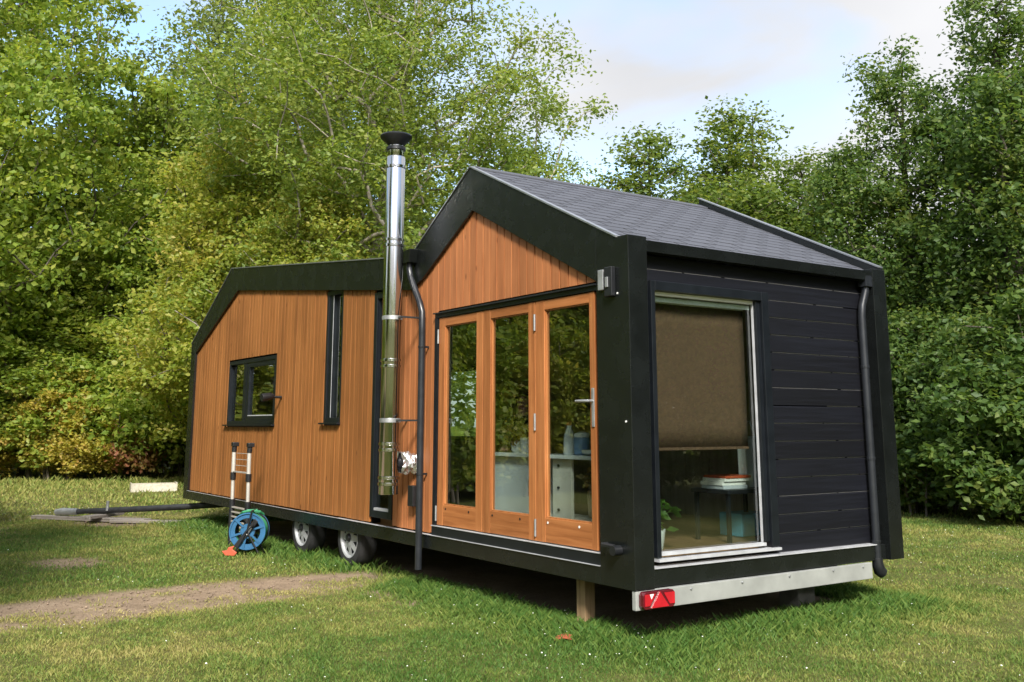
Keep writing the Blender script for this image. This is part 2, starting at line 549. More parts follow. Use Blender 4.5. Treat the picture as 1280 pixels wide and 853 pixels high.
def np_mesh(name, verts, tris, mat, parent=None, attrs=None):
    """fast mesh from numpy arrays (triangles)"""
    me = bpy.data.meshes.new(name)
    verts = np.ascontiguousarray(verts, np.float32)
    tris = np.ascontiguousarray(tris, np.int32)
    me.vertices.add(len(verts))
    me.vertices.foreach_set('co', verts.ravel())
    me.loops.add(tris.size)
    me.loops.foreach_set('vertex_index', tris.ravel())
    k = tris.shape[1]
    me.polygons.add(len(tris))
    me.polygons.foreach_set('loop_start', np.arange(0, tris.size, k, dtype=np.int32))
    me.polygons.foreach_set('loop_total', np.full(len(tris), k, np.int32))
    for an, av in (attrs or {}).items():
        a = me.attributes.new(an, 'FLOAT', 'POINT')
        a.data.foreach_set('value', np.ascontiguousarray(av, np.float32))
    me.update(calc_edges=True)
    me.materials.append(M[mat])
    o = bpy.data.objects.new(name, me)
    col.objects.link(o)
    if parent is not None:
        o.parent = parent
    return o

# ------------------------------------------------------------------ ground
rng0 = np.random.default_rng(11)
LAT = rng0.random((6, 64, 64))
def vnoise(x, y, scale, k):
    u, v = x / scale, y / scale
    i, j = np.floor(u).astype(int), np.floor(v).astype(int)
    fu, fv = u - i, v - j
    fu, fv = fu * fu * (3 - 2 * fu), fv * fv * (3 - 2 * fv)
    T = LAT[k]
    a = T[i % 64, j % 64] * (1 - fu) + T[(i + 1) % 64, j % 64] * fu
    c = T[i % 64, (j + 1) % 64] * (1 - fu) + T[(i + 1) % 64, (j + 1) % 64] * fu
    return a * (1 - fv) + c * fv

def sstep(a, b_, x):
    t = np.clip((x - a) / (b_ - a), 0, 1)
    return t * t * (3 - 2 * t)

def fields(x, y):
    """dry straw share, bare earth share, shelter (long uncut grass along the house) at ground points"""
    n_big = vnoise(x, y, 2.6, 0) * .6 + vnoise(x, y, .9, 1) * .4
    n_small = vnoise(x, y, .28, 2) * .6 + vnoise(x, y, .11, 3) * .4
    dry = np.clip(0.125 + 0.72 * (n_big - .25) + 0.5 * (n_small - .5), 0, 1)
    # distance outside the house footprint
    dx = np.maximum(np.maximum(-11.1 - x, x - 0.0), 0)
    dy = np.maximum(np.maximum(0.0 - y, y - 3.2), 0)
    dh = np.hypot(dx, dy)
    under = (dh <= 0)
    inner = under & (x > -10.7) & (x < -0.35) & (y > 0.35) & (y < 2.95)
    shelter = np.exp(-(dh / 0.45) ** 2) * (~inner)
    # far meadow strip in front of the bushes: sunlit brightness put into yellower grass colour
    far = sstep(-13.0, -16.0, x)
    dry = dry * (1 - shelter) + .0 * shelter
    dry = dry * (1 - .6 * far) + .33 * far
    # worn track that runs up to the wheels, and patches
    w = 0.86 + 0.25 * (vnoise(x, y, .7, 4) - .5) - 0.2 * sstep(-1.6, 0.1, y)
    cx = -4.02 + 0.10 * np.sin(y * 1.1) - .1 * sstep(-2, 0, y)
    tr_ = 1 - sstep(.55, 1.05, np.abs(x - cx) / w)
    tr_ = tr_ * sstep(.55, -.1, y)
    shelter = shelter * (1 - .85 * tr_)
    mott = vnoise(x, y, .34, 5) * .55 + vnoise(x, y, .12, 2) * .45
    side = sstep(.5, -.9, (x - cx) / w)              # the far rut is barer
    bare = tr_ * np.clip(.6 + .6 * side + 1.5 * (mott - .45), 0, 1)
    def blob(px, py, rx, ry):
        q = np.hypot((x - px) / rx, (y - py) / ry) + .7 * (mott - .5)
        return 1 - sstep(.55, 1.1, q)
    bare = np.maximum(bare, .8 * blob(-7.2, -2.45, .62, .42))
    bare = np.maximum(bare, .85 * blob(-12.2, -.8, 1.25, .75))
    bare = np.maximum(bare, .55 * blob(-11.6, -3.2, 1.5, .8))
    bare = np.maximum(bare, .7 * blob(-3.0, -.42, .75, .16) * (mott > .4))
    bare = np.maximum(bare, inner * 1.0)
    dry = np.clip(dry + tr_ * .35, 0, 1)
    return dry, bare, shelter

def graded(lo, hi, flo, fhi, step):
    fine = np.arange(flo, fhi + 1e-6, step)
    up = [fhi]
    s = step
    while up[-1] < hi:
        s *= 1.35
        up.append(up[-1] + s)
    dn = [flo]
    s = step
    while dn[-1] > lo:
        s *= 1.35
        dn.append(dn[-1] - s)
    return np.array(dn[:0:-1] + list(fine) + up[1:])

gx = graded(-500, 500, -15, 4, .09)
gy = graded(-500, 500, -6, 9, .09)
X, Y = np.meshgrid(gx, gy, indexing='ij')
fx, fy = X.ravel(), Y.ravel()
dry, bare, shel = fields(fx, fy)
gz = 0.012 * (vnoise(fx, fy, 1.3, 1) - .5) + .012 * (vnoise(fx, fy, .3, 3) - .5) * (1 - bare) - .012 * bare
gz = gz - 0.006
nx, ny = len(gx), len(gy)
idx = np.arange(nx * ny).reshape(nx, ny)
quads = np.stack([idx[:-1, :-1], idx[1:, :-1], idx[1:, 1:], idx[:-1, 1:]], -1).reshape(-1, 4)
ground = np_mesh('ground', np.stack([fx, fy, gz], 1), quads, 'lawn_soil', attrs={'dry': dry, 'bare': bare})
ground['kind'] = 'structure'

# ------------------------------------------------------------------ grass blades (uncountable)
rng = np.random.default_rng(5)
def blades(n, d0, d1, h0, h1, w):
    """tapered blades over the lawn sector the photo shows (with a margin); d is the distance from the viewpoint"""
    d = np.sqrt(rng.random(n) * (d1 * d1 - d0 * d0) + d0 * d0)
    a = yaw + (rng.random(n) - .5) * R(74)
    x, y = CAM.x + d * np.cos(a), CAM.y + d * np.sin(a)
    dr, br, sh = fields(x, y)
    inner = (x > -10.6) & (x < -.5) & (y > .5) & (y < 2.9)
    keep = (rng.random(n) > br * 1.05) & ~inner
    x, y, dr, sh = x[keep], y[keep], dr[keep], sh[keep]
    n = len(x)
    lush = vnoise(x, y, .5, 5)
    h = (h0 + (h1 - h0) * rng.random(n) ** 1.6) * (.65 + .7 * lush) * (1 + 2.1 * sh)
    far = sstep(22, 34, np.hypot(x - CAM.x, y - CAM.y))
    h = h * (1 + 1.6 * far * lush)
    an = rng.random(n) * 2 * np.pi
    lean = (.25 + .75 * rng.random(n)) * h
    wv = w * (.6 + .8 * rng.random(n))
    bx, by = np.cos(an) * wv, np.sin(an) * wv
    la = rng.random(n) * 2 * np.pi
    lx, ly = np.cos(la) * lean, np.sin(la) * lean
    z = np.full(n, -.008)
    v = np.empty((n, 4, 3), np.float32)
    v[:, 0] = np.stack([x - bx, y - by, z], 1)
    v[:, 1] = np.stack([x + bx, y + by, z], 1)
    v[:, 2] = np.stack([x + bx * .6 + lx * .35, y + by * .6 + ly * .35, z + h * .6], 1)
    v[:, 3] = np.stack([x + lx, y + ly, z + h], 1)
    return v, dr
parts = [blades(310000, 5.6, 11, .010, .034, .0034), blades(230000, 11, 19, .014, .042, .0062), blades(120000, 19, 40, .03, .08, .016)]
V = np.concatenate([p[0] for p in parts])
D = np.concatenate([p[1] for p in parts])
n = len(V)
b4 = np.arange(n)[:, None] * 4
T = np.stack([b4 + np.array([[0, 1, 2]]), b4 + np.array([[0, 2, 3]])], 1).reshape(-1, 3)
g = np_mesh('grass', V.reshape(-1, 3), T, 'grass_blade', attrs={'dry': np.repeat(D, 4)})
tag(g, 'short patchy lawn grass around the house', 'grass', kind='stuff')

# little white clover and daisy heads in the lawn
n = 2300
d = np.sqrt(rng.random(n) * (22 ** 2 - 6 ** 2) + 36)
a = yaw + (rng.random(n) - .5) * R(70)
x, y = CAM.x + d * np.cos(a), CAM.y + d * np.sin(a)
dr, br, sh = fields(x, y)
keep = (vnoise(x, y, 1.7, 3) + .35 * sh > .46) & (br < .25) & ~((x > -10.8) & (x < -.2) & (y > .3) & (y < 3))
x, y, sh = x[keep], y[keep], sh[keep]
n = len(x)
rr = .003 + .004 * rng.random(n)
hh = .02 + .018 * rng.random(n) + .05 * sh
ring = [(math.cos(t), math.sin(t)) for t in np.linspace(0, 2 * math.pi, 7)[:-1]]
v = np.empty((n, 7, 3), np.float32)
tx, ty = (rng.random(n) - .5) * .9, (rng.random(n) - .5) * .9
for k, (c_, s_) in enumerate(ring):
    v[:, k] = np.stack([x + rr * c_, y + rr * s_, hh + rr * (c_ * tx + s_ * ty)], 1)
v[:, 6] = np.stack([x, y, hh + rr * .6], 1)
b7 = np.arange(n)[:, None] * 7
T = np.concatenate([b7 + np.array([[k, (k + 1) % 6, 6]]) for k in range(6)])
g = np_mesh('clover_flowers', v.reshape(-1, 3), T, 'daisy')
tag(g, 'tiny white clover heads scattered through the lawn', 'flowers', kind='stuff')

# clods, small stones and crumbs of straw on the bare earth
n = 26000
x = rng.uniform(-13.5, -2.2, n)
y = rng.uniform(-7.5, .4, n)
dr, br, sh = fields(x, y)
keep = (rng.random(n) < br * .8) & (x > -13.5)
x, y = x[keep], y[keep]
n = len(x)
rr = .004 + .016 * rng.random(n) ** 3.2
oct_ = np.array([(1, 0, 0), (0, 1, 0), (-1, 0, 0), (0, -1, 0), (0, 0, .7), (0, 0, -.5)], float)
v = oct_[None] * rr[:, None, None] * (1 + .5 * (rng.random((n, 6, 1)) - .5))
an = rng.random(n) * 6.28
c_, s_ = np.cos(an)[:, None], np.sin(an)[:, None]
v = np.stack([v[:, :, 0] * c_ - v[:, :, 1] * s_, v[:, :, 0] * s_ + v[:, :, 1] * c_, v[:, :, 2]], -1) + np.stack([x, y, np.full(n, -.014) + rr * .2], 1)[:, None]
b6 = np.arange(n)[:, None] * 6
T = np.concatenate([b6 + np.array([[k, (k + 1) % 4, 4]]) for k in range(4)] + [b6 + np.array([[(k + 1) % 4, k, 5]]) for k in range(4)])
g = np_mesh('earth_clods', v.reshape(-1, 3), T, 'clod')
tag(g, 'crumbs of earth and small stones on the worn track', 'clods', kind='stuff')

# ------------------------------------------------------------------ the tiny house on its trailer
HL = Vector((-5.56, 1.6, 0))
house = thing('tiny_house', 'wood and black clad tiny house on a trailer with a zigzag roofline', 'tiny house', HL)
W = 3.19
PROF = [(-11.12, 2.91), (-9.25, 3.95), (-3.47, 3.32), (-2.29, 4.04), (-0.137, 3.008), (0.0, 3.008)]
def top(x):
    for (a, za), (b_, zb) in zip(PROF, PROF[1:]):
        if a <= x <= b_:
            return za + (zb - za) * (x - a) / (b_ - a)
    return PROF[0][1] if x < PROF[0][0] else PROF[-1][1]
def cap_poly(x0, x1, z0, dz):
    pts = [(x0, z0), (x1, z0), (x1, top(x1) - dz)]
    pts += [(x, z - dz) for x, z in PROF[::-1] if x0 + 1e-4 < x < x1 - 1e-4]
    return pts + [(x0, top(x0) - dz)]

OPEN = [(-9.27, -7.30, 1.58, 2.52), (-5.70, -5.20, 1.60, 3.20), (-4.36, -3.84, 0.60, 3.04), (-2.94, -0.44, 0.60, 2.68)]
# front wall core with the openings left free
fw = MB()
edges = [-10.98]
for o_ in OPEN:
    edges += [o_[0], o_[1]]
edges.append(-0.25)
for x0, x1 in zip(edges, edges[1:]):
    op = [o_ for o_ in OPEN if abs(o_[0] - x0) < 1e-6 and abs(o_[1] - x1) < 1e-6]
    if not op:
        fw.prism(cap_poly(x0, x1, .53, .11), 'y', .064, .17)
    else:
        if op[0][2] > .62:
            fw.box(x0, x1, .064, .17, .53, op[0][2])
        fw.prism(cap_poly(x0, x1, op[0][3], .11), 'y', .064, .17)
front_wall = fw.build('front_wall', 'membrane', house)
# vertical boards, one by one
segs = [-10.9] + [e for o_ in OPEN for e in o_[:2]] + [-0.392]
rb = random.Random(3)
for x0, x1 in zip(segs, segs[1:]):
    k = max(1, round((x1 - x0) / .118))
    for i in range(k):
        a, c = x0 + (x1 - x0) * i / k, x0 + (x1 - x0) * (i + 1) / k
        gp = .0078
        a, c = a + gp, c - gp
        xm = (a + c) / 2
        op = [o_ for o_ in OPEN if o_[0] < xm < o_[1]]
        yo = .036 + rb.uniform(0, .004)
        if not op:
            z0 = .545 + rb.uniform(-.004, .004)
            MB().prism(cap_poly(a, c, z0, .13), 'y', yo, .061).build('cladding_board', 'gable_wood' if xm > -4.4 else 'cladding_reflect_tint', front_wall)
        else:
            z0, z1 = op[0][2], op[0][3]
            if z0 > .7:
                MB().box(a, c, yo, .061, .545, z0 - .03).build('cladding_board', 'gable_wood' if xm > -4.4 else 'cladding_reflect_tint', front_wall)
            if top(xm) - .4 > z1:
                MB().prism(cap_poly(a, c, z1 + .02, .13), 'y', yo, .061).build('cladding_board', 'gable_wood' if xm > -4.4 else 'cladding_reflect_tint', front_wall)
# other walls, floor
RW = (-8.3, -6.8, 1.35, 2.45)
bw = MB().prism(cap_poly(-10.98, RW[0], .53, .11), 'y', 3.04, 3.15).prism(cap_poly(RW[1], -.25, .53, .11), 'y', 3.04, 3.15)
bw.prism(cap_poly(RW[0], RW[1], RW[3], .11), 'y', 3.04, 3.15).box(RW[0], RW[1], 3.04, 3.15, .53, RW[2])
rear_wall = bw.build('rear_wall', 'inner_panel', house)
rwin = MB().box(RW[0], RW[0] + .06, 3.06, 3.13, RW[2], RW[3]).box(RW[1] - .06, RW[1], 3.06, 3.13, RW[2], RW[3]).box(RW[0] + .061, RW[1] - .061, 3.06, 3.13, RW[3] - .06, RW[3]).box(RW[0] + .061, RW[1] - .061, 3.06, 3.13, RW[2], RW[2] + .06).build('window', 'black_sash', house)
box('pane', 'glass', rwin, RW[0] + .062, RW[1] - .062, 3.09, 3.096, RW[2] + .061, RW[3] - .061)
box('side_wall', 'inner_panel', house, -10.99, -10.9, .175, 3.035, .53, 2.78)
MB().prism([(-11.12, 2.91), (-11.0, 2.97), (-11.0, .54), (-11.12, .54)], 'y', .20, 3.0).build('gable_cladding', 'black_board', house)
box('floor', 'floor_wood', house, -10.9, -.23, .175, 3.035, .50, .60)

# black frame that wraps the outline
def band(name, pts, y0=0.0, y1=.033, mat='black_frame'):
    return MB().prism(pts, 'y', y0, y1).build(name, mat, house, bevel=.003)
for (ya, yb, sfx) in ((0.0, .033, 0), (3.157, 3.19, 1)):
    band('fascia', [(-2.29, 4.04), (-.39, top(-.39)), (-.39, 2.693), (-2.25, 3.607)], ya, yb)
    band('fascia', [(-2.29, 4.04), (-2.25, 3.607), (-3.22, 3.055), (-3.47, 2.97), (-3.47, 3.32)], ya, yb)
    band('fascia', [(-3.47, 3.32), (-3.47, 2.97), (-8.93, 3.58), (-9.25, 3.95)], ya, yb)
    band('fascia', [(-9.25, 3.95), (-8.93, 3.58), (-10.89, 2.745), (-11.12, 2.91)], ya, yb)
    band('corner_post', [(-11.12, 2.91), (-10.89, 2.745), (-10.89, .54), (-11.12, .40)], ya, ya + .19 if sfx == 0 else yb)
    band('skirt_board', [(-11.12, .40), (-10.89, .54), (-.39, .53), (-.39, .40)], ya, yb)
for ya in (0.0, 3.0):
    band('corner_post', [(-.39, .40), (0, .40), (0, 3.012), (-.137, 3.014), (-.39, top(-.39))], ya, ya + .19)
# base frame of the trailer
box('base_frame', 'chassis', house, -10.85, -.17, .20, 2.98, .42, .50)
for y in (.55, 2.52):
    box('chassis_rail', 'chassis', house, -10.8, -.3, y, y + .12, .27, .42)
for x in (-9.5, -7.6, -3.6, -2.0, -.6):
    box('cross_member', 'chassis', house, x, x + .08, .68, 2.51, .30, .40)
# metal edge along the roofline, front
trim = MB()
for (a, za), (c, zc) in zip(PROF[:-1], PROF[1:-1]):
    trim.prism([(a, za + .002), (c, zc + .002), (c, zc + .016), (a, za + .016)], 'y', -.010, .045)
trim.build('roof_edge_trim', 'trim_metal', house)
# roof deck
rf = MB()
P2 = PROF[:-1]
for (a, za), (c, zc) in zip(P2, P2[1:]):
    rf.prism([(a, za), (c, zc), (c, zc - .10), (a, za - .10)], 'y', .036, 3.155)
roof = rf.build('roof', 'shingle', house)
# bitumen shingles, each one a tab, on the slope that is seen
A, B = Vector((-2.29, 0, 4.04)), Vector((-.10, 0, 2.99))
dn = (B - A).normalized()
nrm = Vector((-dn.z, 0, dn.x))
if nrm.z < 0: nrm = -nrm
slope_len = (B - A).length
expo, tabw = .147, .318
rows = int(slope_len / expo)
smb = MB().add([(-.002, 0, .004), (-.002, .30, .004), (expo + .035, 0, .009), (expo + .035, .30, .009),
                (-.002, 0, 0), (-.002, .30, 0), (expo + .035, 0, .001), (expo + .035, .30, .001)],
               [(0, 2, 3, 1), (4, 5, 7, 6), (2, 6, 7, 3), (0, 1, 5, 4), (0, 4, 6, 2), (1, 3, 7, 5)])
sm = bpy.data.meshes.new('shingle')
sm.from_pydata(smb.v, [], smb.f)
sm.materials.append(M['shingle'])
sm.update()
rot = Matrix((dn, Vector((0, 1, 0)), nrm)).transposed()
for r_ in range(rows + 1):
    s = slope_len - (r_ + 1) * expo
    if s < -.02: break
    y = .05 - (.16 if r_ % 2 else 0)
    while y < 3.12:
        w0, w1 = max(y, .05), min(y + tabw - .022, 3.12)
        if w1 - w0 > .04:
            o = bpy.data.objects.new('shingle', sm)
            col.objects.link(o)
            o.parent = roof
            p = A + dn * s + nrm * (.003 + .0012 * rb.random())
            lc = Vector((p.x, w0, p.z)) - HL
            mt = rot.to_4x4()
            o.matrix_local = Matrix.Translation(lc) @ mt @ Matrix.Rotation(rb.uniform(-.004, .004), 4, 'Z') @ Matrix.Diagonal((1, (w1 - w0) / .30, 1, 1))
        y += tabw
# raised verge at the rear edge, ridge cap and eaves gutter
vg = MB()
vg.prism([(-2.33, 4.06), (-.02, 2.952), (-.02, 3.035), (-2.33, 4.15)], 'y', 3.13, 3.19)
verge = vg.build('verge', 'black_frame', house)
MB().prism([(-2.35, 4.151), (-.02, 3.036), (-.02, 3.048), (-2.35, 4.163)], 'y', 3.125, 3.197).build('verge_cap', 'trim_metal', verge)
MB().prism([(-2.40, 3.985), (-2.29, 4.046), (-2.18, 4.0), (-2.18, 4.012), (-2.29, 4.062), (-2.40, 3.998)], 'y', .05, 3.12).build('ridge_cap', 'shingle', roof)
gut = MB().prism([(-.115, 2.90), (-.01, 2.90), (0.0, 2.985), (-.012, 2.985), (-.025, 2.915), (-.105, 2.915), (-.105, 2.975), (-.115, 2.975)], 'y', .192, 2.998)
gutter = gut.build('gutter', 'black_frame', house)

# ---- end wall: horizontal black boards
ew = MB()
ew.box(-.235, -.148, .192, .29, .53, 2.97)
ew.box(-.235, -.148, 1.64, 2.998, .53, 2.97)
ew.box(-.235, -.148, .29, 1.64, 2.69, 2.97)
ew.box(-.235, -.148, .29, 1.64, .44, .54)
end_wall = ew.build('end_wall', 'membrane', house)
bh = .1497
for i in range(17):
    z0 = .545 + i * bh
    z1 = min(z0 + bh - .006, 2.90)
    if z1 - z0 < .03: continue
    spans = [(1.642, 2.997)] if z1 < 2.70 else [(.193, 2.997)]
    if z0 < 2.69 < z1: z_lo = 2.695
    for (y0, y1) in spans:
        zz0 = z0
        # weatherboard: lower edge proud, chamfered top edge that catches the sky
        xo = -.119 + rb.uniform(-.002, .002)
        MB().prism([(-.146, zz0), (xo, zz0), (xo - .003, z1 - .010), (-.131, z1), (-.146, z1)], 'y', y0, y1).build('weatherboard', 'black_board', end_wall)
    # unpainted tongue showing where the boards have shrunk apart
    for (y0, y1) in spans:
        y = y0 + rb.uniform(0, .1)
        while y < y1 - .08:
            l_ = rb.uniform(.35, .9)
            if rb.random() < .95:
                MB().box(-.1305, -.1262, y, min(y + l_, y1 - .01), z0 - .0058, z0 - .0006).build('board_tongue', 'raw_tongue', end_wall)
            y += l_ + rb.uniform(.01, .06)
box('skirt_board', 'black_frame', house, -.15, -.05, .192, 2.998, .40, .528, bevel=.003)
box('drip_edge', 'drip_metal', house, -.147, -.036, .193, 2.90, .531, .539)

# ---- end window
win = MB()
win.box(-.147, -.075, .292, .335, .60, 2.69)
win.box(-.147, -.075, 1.555, 1.638, .60, 2.69)
win.box(-.147, -.075, .337, 1.553, 2.615, 2.69)
win.box(-.147, -.100, 1.505, 1.553, .64, 2.613)
end_window = win.build('window', 'black_sash', house, bevel=.003)
box('pane', 'glass', end_window, -.166, -.160, .32, 1.503, .62, 2.613)
box('sill', 'drip_metal', end_window, -.147, -.055, .292, 1.638, .572, .592)
box('sill', 'drip_metal', end_window, -.147, -.095, .337, 1.502, .610, .634)
box('bead', 'drip_metal', end_window, -.150, -.128, 1.498, 1.503, .636, 2.613)
box('bead', 'white_paint', end_window, -.155, -.125, .337, 1.493, 2.585, 2.612)
box('bead', 'white_paint', end_window, -.185, -.168, .337, 1.50, 2.54, 2.575)

# ---- rear downpipe on the end wall
dp = MB()
dp.tube([(-.055, 2.955, 2.91), (-.055, 2.955, 2.80), (-.06, 2.90, 2.66), (-.06, 2.885, 2.56), (-.06, 2.885, .36)], .035, 14)
downpipe = dp.build('downpipe', 'pipe_paint', house, smooth=True)
MB().box(-.10, -.005, 2.905, 2.999, 2.84, 2.97).build('outlet_box', 'pipe_paint', downpipe, bevel=.004)
for z in (2.1, 1.28, .56):
    MB().lathe([(.036, -.012), (.040, -.011), (.040, .011), (.036, .012)], (-.06, 2.885, z), 'z', 14).build('clip', 'pipe_paint', downpipe)
MB().tube([(-.06, 2.885, .42), (-.06, 2.885, .36), (-.055, 2.90, .31), (-.05, 2.93, .29)], [.044, .05, .054, .05], 14).build('shoe', 'black_plastic', downpipe, smooth=True)

# ---- light bar with its lamp cluster
light_bar = MB().box(-.045, -.004, .006, 2.73, .264, .397).build('light_bar', 'bar_metal', house, bevel=.004)
for y in (.55, 1.1, 1.65, 2.2, 2.6):
    MB().lathe([(.010, -.001), (.010, .004), (.006, .006)], (0, y, .372), 'x', 8).build('bolt', 'galvanised', light_bar)
lb = MB().prism([(.05, .275), (.32, .275), (.34, .295), (.34, .375), (.32, .396), (.05, .396), (.03, .375), (.03, .295)], 'x', -.002, .05)
lamp = lb.build('tail_lamp', 'lamp_dark', light_bar, bevel=.006)
MB().prism([(.10, .285), (.27, .285), (.185, .39)], 'x', .0505, .060).build('reflector', 'lamp_red', lamp)
MB().prism([(.042, .30), (.09, .30), (.145, .38), (.042, .38)], 'x', .0505, .056).build('lens', 'lamp_red', lamp)
MB().prism([(.28, .30), (.33, .30), (.33, .38), (.225, .38)], 'x', .0505, .056).build('lens', 'lamp_red', lamp)
MB().prism([(.10, .345), (.125, .38), (.085, .38)], 'x', .0565, .059).build('lens', 'white_paint', lamp)

# ---- folding doors
HEAD = MB().box(-2.955, -.392, .012, .064, 2.625, 2.675).build('door_head', 'black_sash', house)
MB().box(-2.955, -.392, -.014, .012, 2.664, 2.676).build('drip_lip', 'pipe_paint', HEAD)
box('threshold', 'black_sash', house, -2.955, -.392, .004, .17, .535, .618, bevel=.003)
box('drip_edge', 'drip_metal', house, -2.955, -.392, -.004, .05, .620, .626)
box('drip_edge', 'drip_metal', house, -10.89, -.392, -.012, .030, .5305, .5345)
box('door_jamb', 'black_sash', house, -2.957, -2.895, .012, .17, .627, 2.624)
leaves = [(-2.885, -2.083, -2.776, -2.192), (-2.076, -1.252, -1.952, -1.352), (-1.243, -.446, -1.120, -.512)]
zb, zt, gb, gt = .634, 2.620, .826, 2.537
for li, (x0, x1, g0, g1) in enumerate(leaves):
    y0, y1 = .022, .076
    leaf = MB().box(x0, g0, y0, y1, zb, zt).build('door_leaf', 'door_wood', house, bevel=.003)
    box('stile', 'door_wood', leaf, g1, x1, y0, y1, zb, zt, bevel=.003)
    box('rail', 'door_wood_x', leaf, g0 + .001, g1 - .001, y0 + .002, y1, gt, zt - .002, bevel=.003)
    box('rail', 'door_wood_x', leaf, g0 + .001, g1 - .001, y0 + .002, y1, zb + .002, gb, bevel=.003)
    box('pane', 'glass', leaf, g0 + .002, g1 - .002, .052, .058, gb + .002, gt - .002)
    bd = MB()
    bd.box(g0, g0 + .009, y0 + .012, .052, gb, gt).box(g1 - .009, g1, y0 + .012, .052, gb, gt)
    bd.box(g0 + .01, g1 - .01, y0 + .012, .052, gt - .009, gt).box(g0 + .01, g1 - .01, y0 + .006, .052, gb, gb + .012)
    bd.build('glazing_bead', 'door_wood', leaf)
    if li != 1:
        xh = x1 + .004 if li == 2 else x0 - .004
    hx = {0: x0 - .005, 1: x1 + .004, 2: x0 - .004}[li]
    for z in ((2.44, .74) if li != 1 else (2.44, 1.6, .74)):
        MB().tube([(hx, .013, z - .07), (hx, .013, z + .07)], .009, 8).build('hinge', 'galvanised', leaf)
    if li == 2:
        h = box('handle_plate', 'galvanised', leaf, -.486, -.455, .012, .0215, 1.56, 1.86, bevel=.003)
        MB().tube([(-.47, .015, 1.76), (-.47, -.035, 1.76), (-.50, -.045, 1.76), (-.61, -.045, 1.76)], .011, 10).build('handle', 'galvanised', leaf, smooth=True)
    for sx in (.2, .72):
        MB().lathe([(.010, -.003), (.010, .0)], (x0 + (x1 - x0) * sx, y0 + .001, gb - .035), 'y', 10).build('screw_cap', 'black_plastic' if li != 2 else 'white_paint', leaf)

# ---- narrow glazed door and the small windows
def framed(x0, x1, z0, z1, fr, mull=None, y0=.03, deep=.085):
    f = MB()
    f.box(x0 + .003, x0 + fr, y0, y0 + deep, z0 + .003, z1 - .003).box(x1 - fr, x1 - .003, y0, y0 + deep, z0 + .003, z1 - .003)
    f.box(x0 + fr + .001, x1 - fr - .001, y0, y0 + deep, z1 - fr, z1 - .003).box(x0 + fr + .001, x1 - fr - .001, y0, y0 + deep, z0 + .003, z0 + fr)
    return f
f = framed(-4.36, -3.84, .60, 3.04, .075)
d_ = f.build('glazed_door', 'black_sash', house, bevel=.003)
box('pane', 'glass', d_, -4.283, -3.917, .075, .081, .677, 2.963)
box('bead', 'black_sash', d_, -4.283, -4.273, .045, .074, .68, 2.96)
box('bead', 'drip_metal', d_, -4.272, -3.917, .040, .074, .676, .70)
f = framed(-5.70, -5.20, 1.60, 3.20, .06, y0=.045)
s_ = f.build('window', 'black_sash', house, bevel=.003)
box('frame', 'black_sash', s_, -5.639, -5.52, .06, .13, 1.662, 3.138)
box('pane', 'glass', s_, -5.518, -5.262, .098, .104, 1.662, 3.138)
box('bead', 'drip_metal', s_, -5.525, -5.519, .055, .0595, 1.662, 3.138)
box('sill', 'black_sash', s_, -5.72, -5.18, -.012, .034, 1.583, 1.603, bevel=.002)
f = framed(-9.27, -7.30, 1.58, 2.52, .055, y0=.045)
w_ = f.build('window', 'black_sash', house, bevel=.003)
box('frame', 'black_sash', w_, -8.62, -8.50, .05, .13, 1.637, 2.463)
box('pane', 'glass', w_, -9.213, -8.622, .098, .104, 1.637, 2.463)
sash = MB()
sash.box(-8.498, -8.40, .055, .125, 1.637, 2.463).box(-7.42, -7.357, .055, .125, 1.637, 2.463)
sash.box(-8.398, -7.422, .055, .125, 2.40, 2.463).box(-8.398, -7.422, .055, .125, 1.637, 1.70)
sash = sash.build('sash', 'black_sash', w_)
box('pane', 'glass', w_, -8.397, -7.423, .088, .094, 1.702, 2.398)
box('bead', 'drip_metal', w_, -8.397, -7.423, .056, .086, 1.702, 1.716)
box('sill', 'black_sash', w_, -9.30, -7.27, -.012, .034, 1.563, 1.583, bevel=.002)
# blind hung behind the end window, rolled down past half
bm_ = MB()
ny_ = 14
vs, fs = [], []
for i in range(ny_ + 1):
    y = .35 + (1.50 - .35) * i / ny_
    for z in np.linspace(1.40, 2.54, 8):
        vs.append((-.25 + .004 * math.sin(y * 7 + z * 2), y, z))
for i in range(ny_):
    for k in range(7):
        a = i * 8 + k
        fs.append((a, a + 8, a + 9, a + 1))
blind = bm_.add(vs, fs).build('roller_blind', 'blind', house, smooth=True)
sol = blind.modifiers.new('thick', 'SOLIDIFY')
sol.thickness = .003
MB().box(-.262, -.24, .35, 1.50, 1.378, 1.40).build('hem_bar', 'blind', blind)
MB().lathe([(.028, .34), (.028, 1.505)], (-.262, 0, 2.565), 'y', 14).build('roller_tube', 'white_paint', blind)

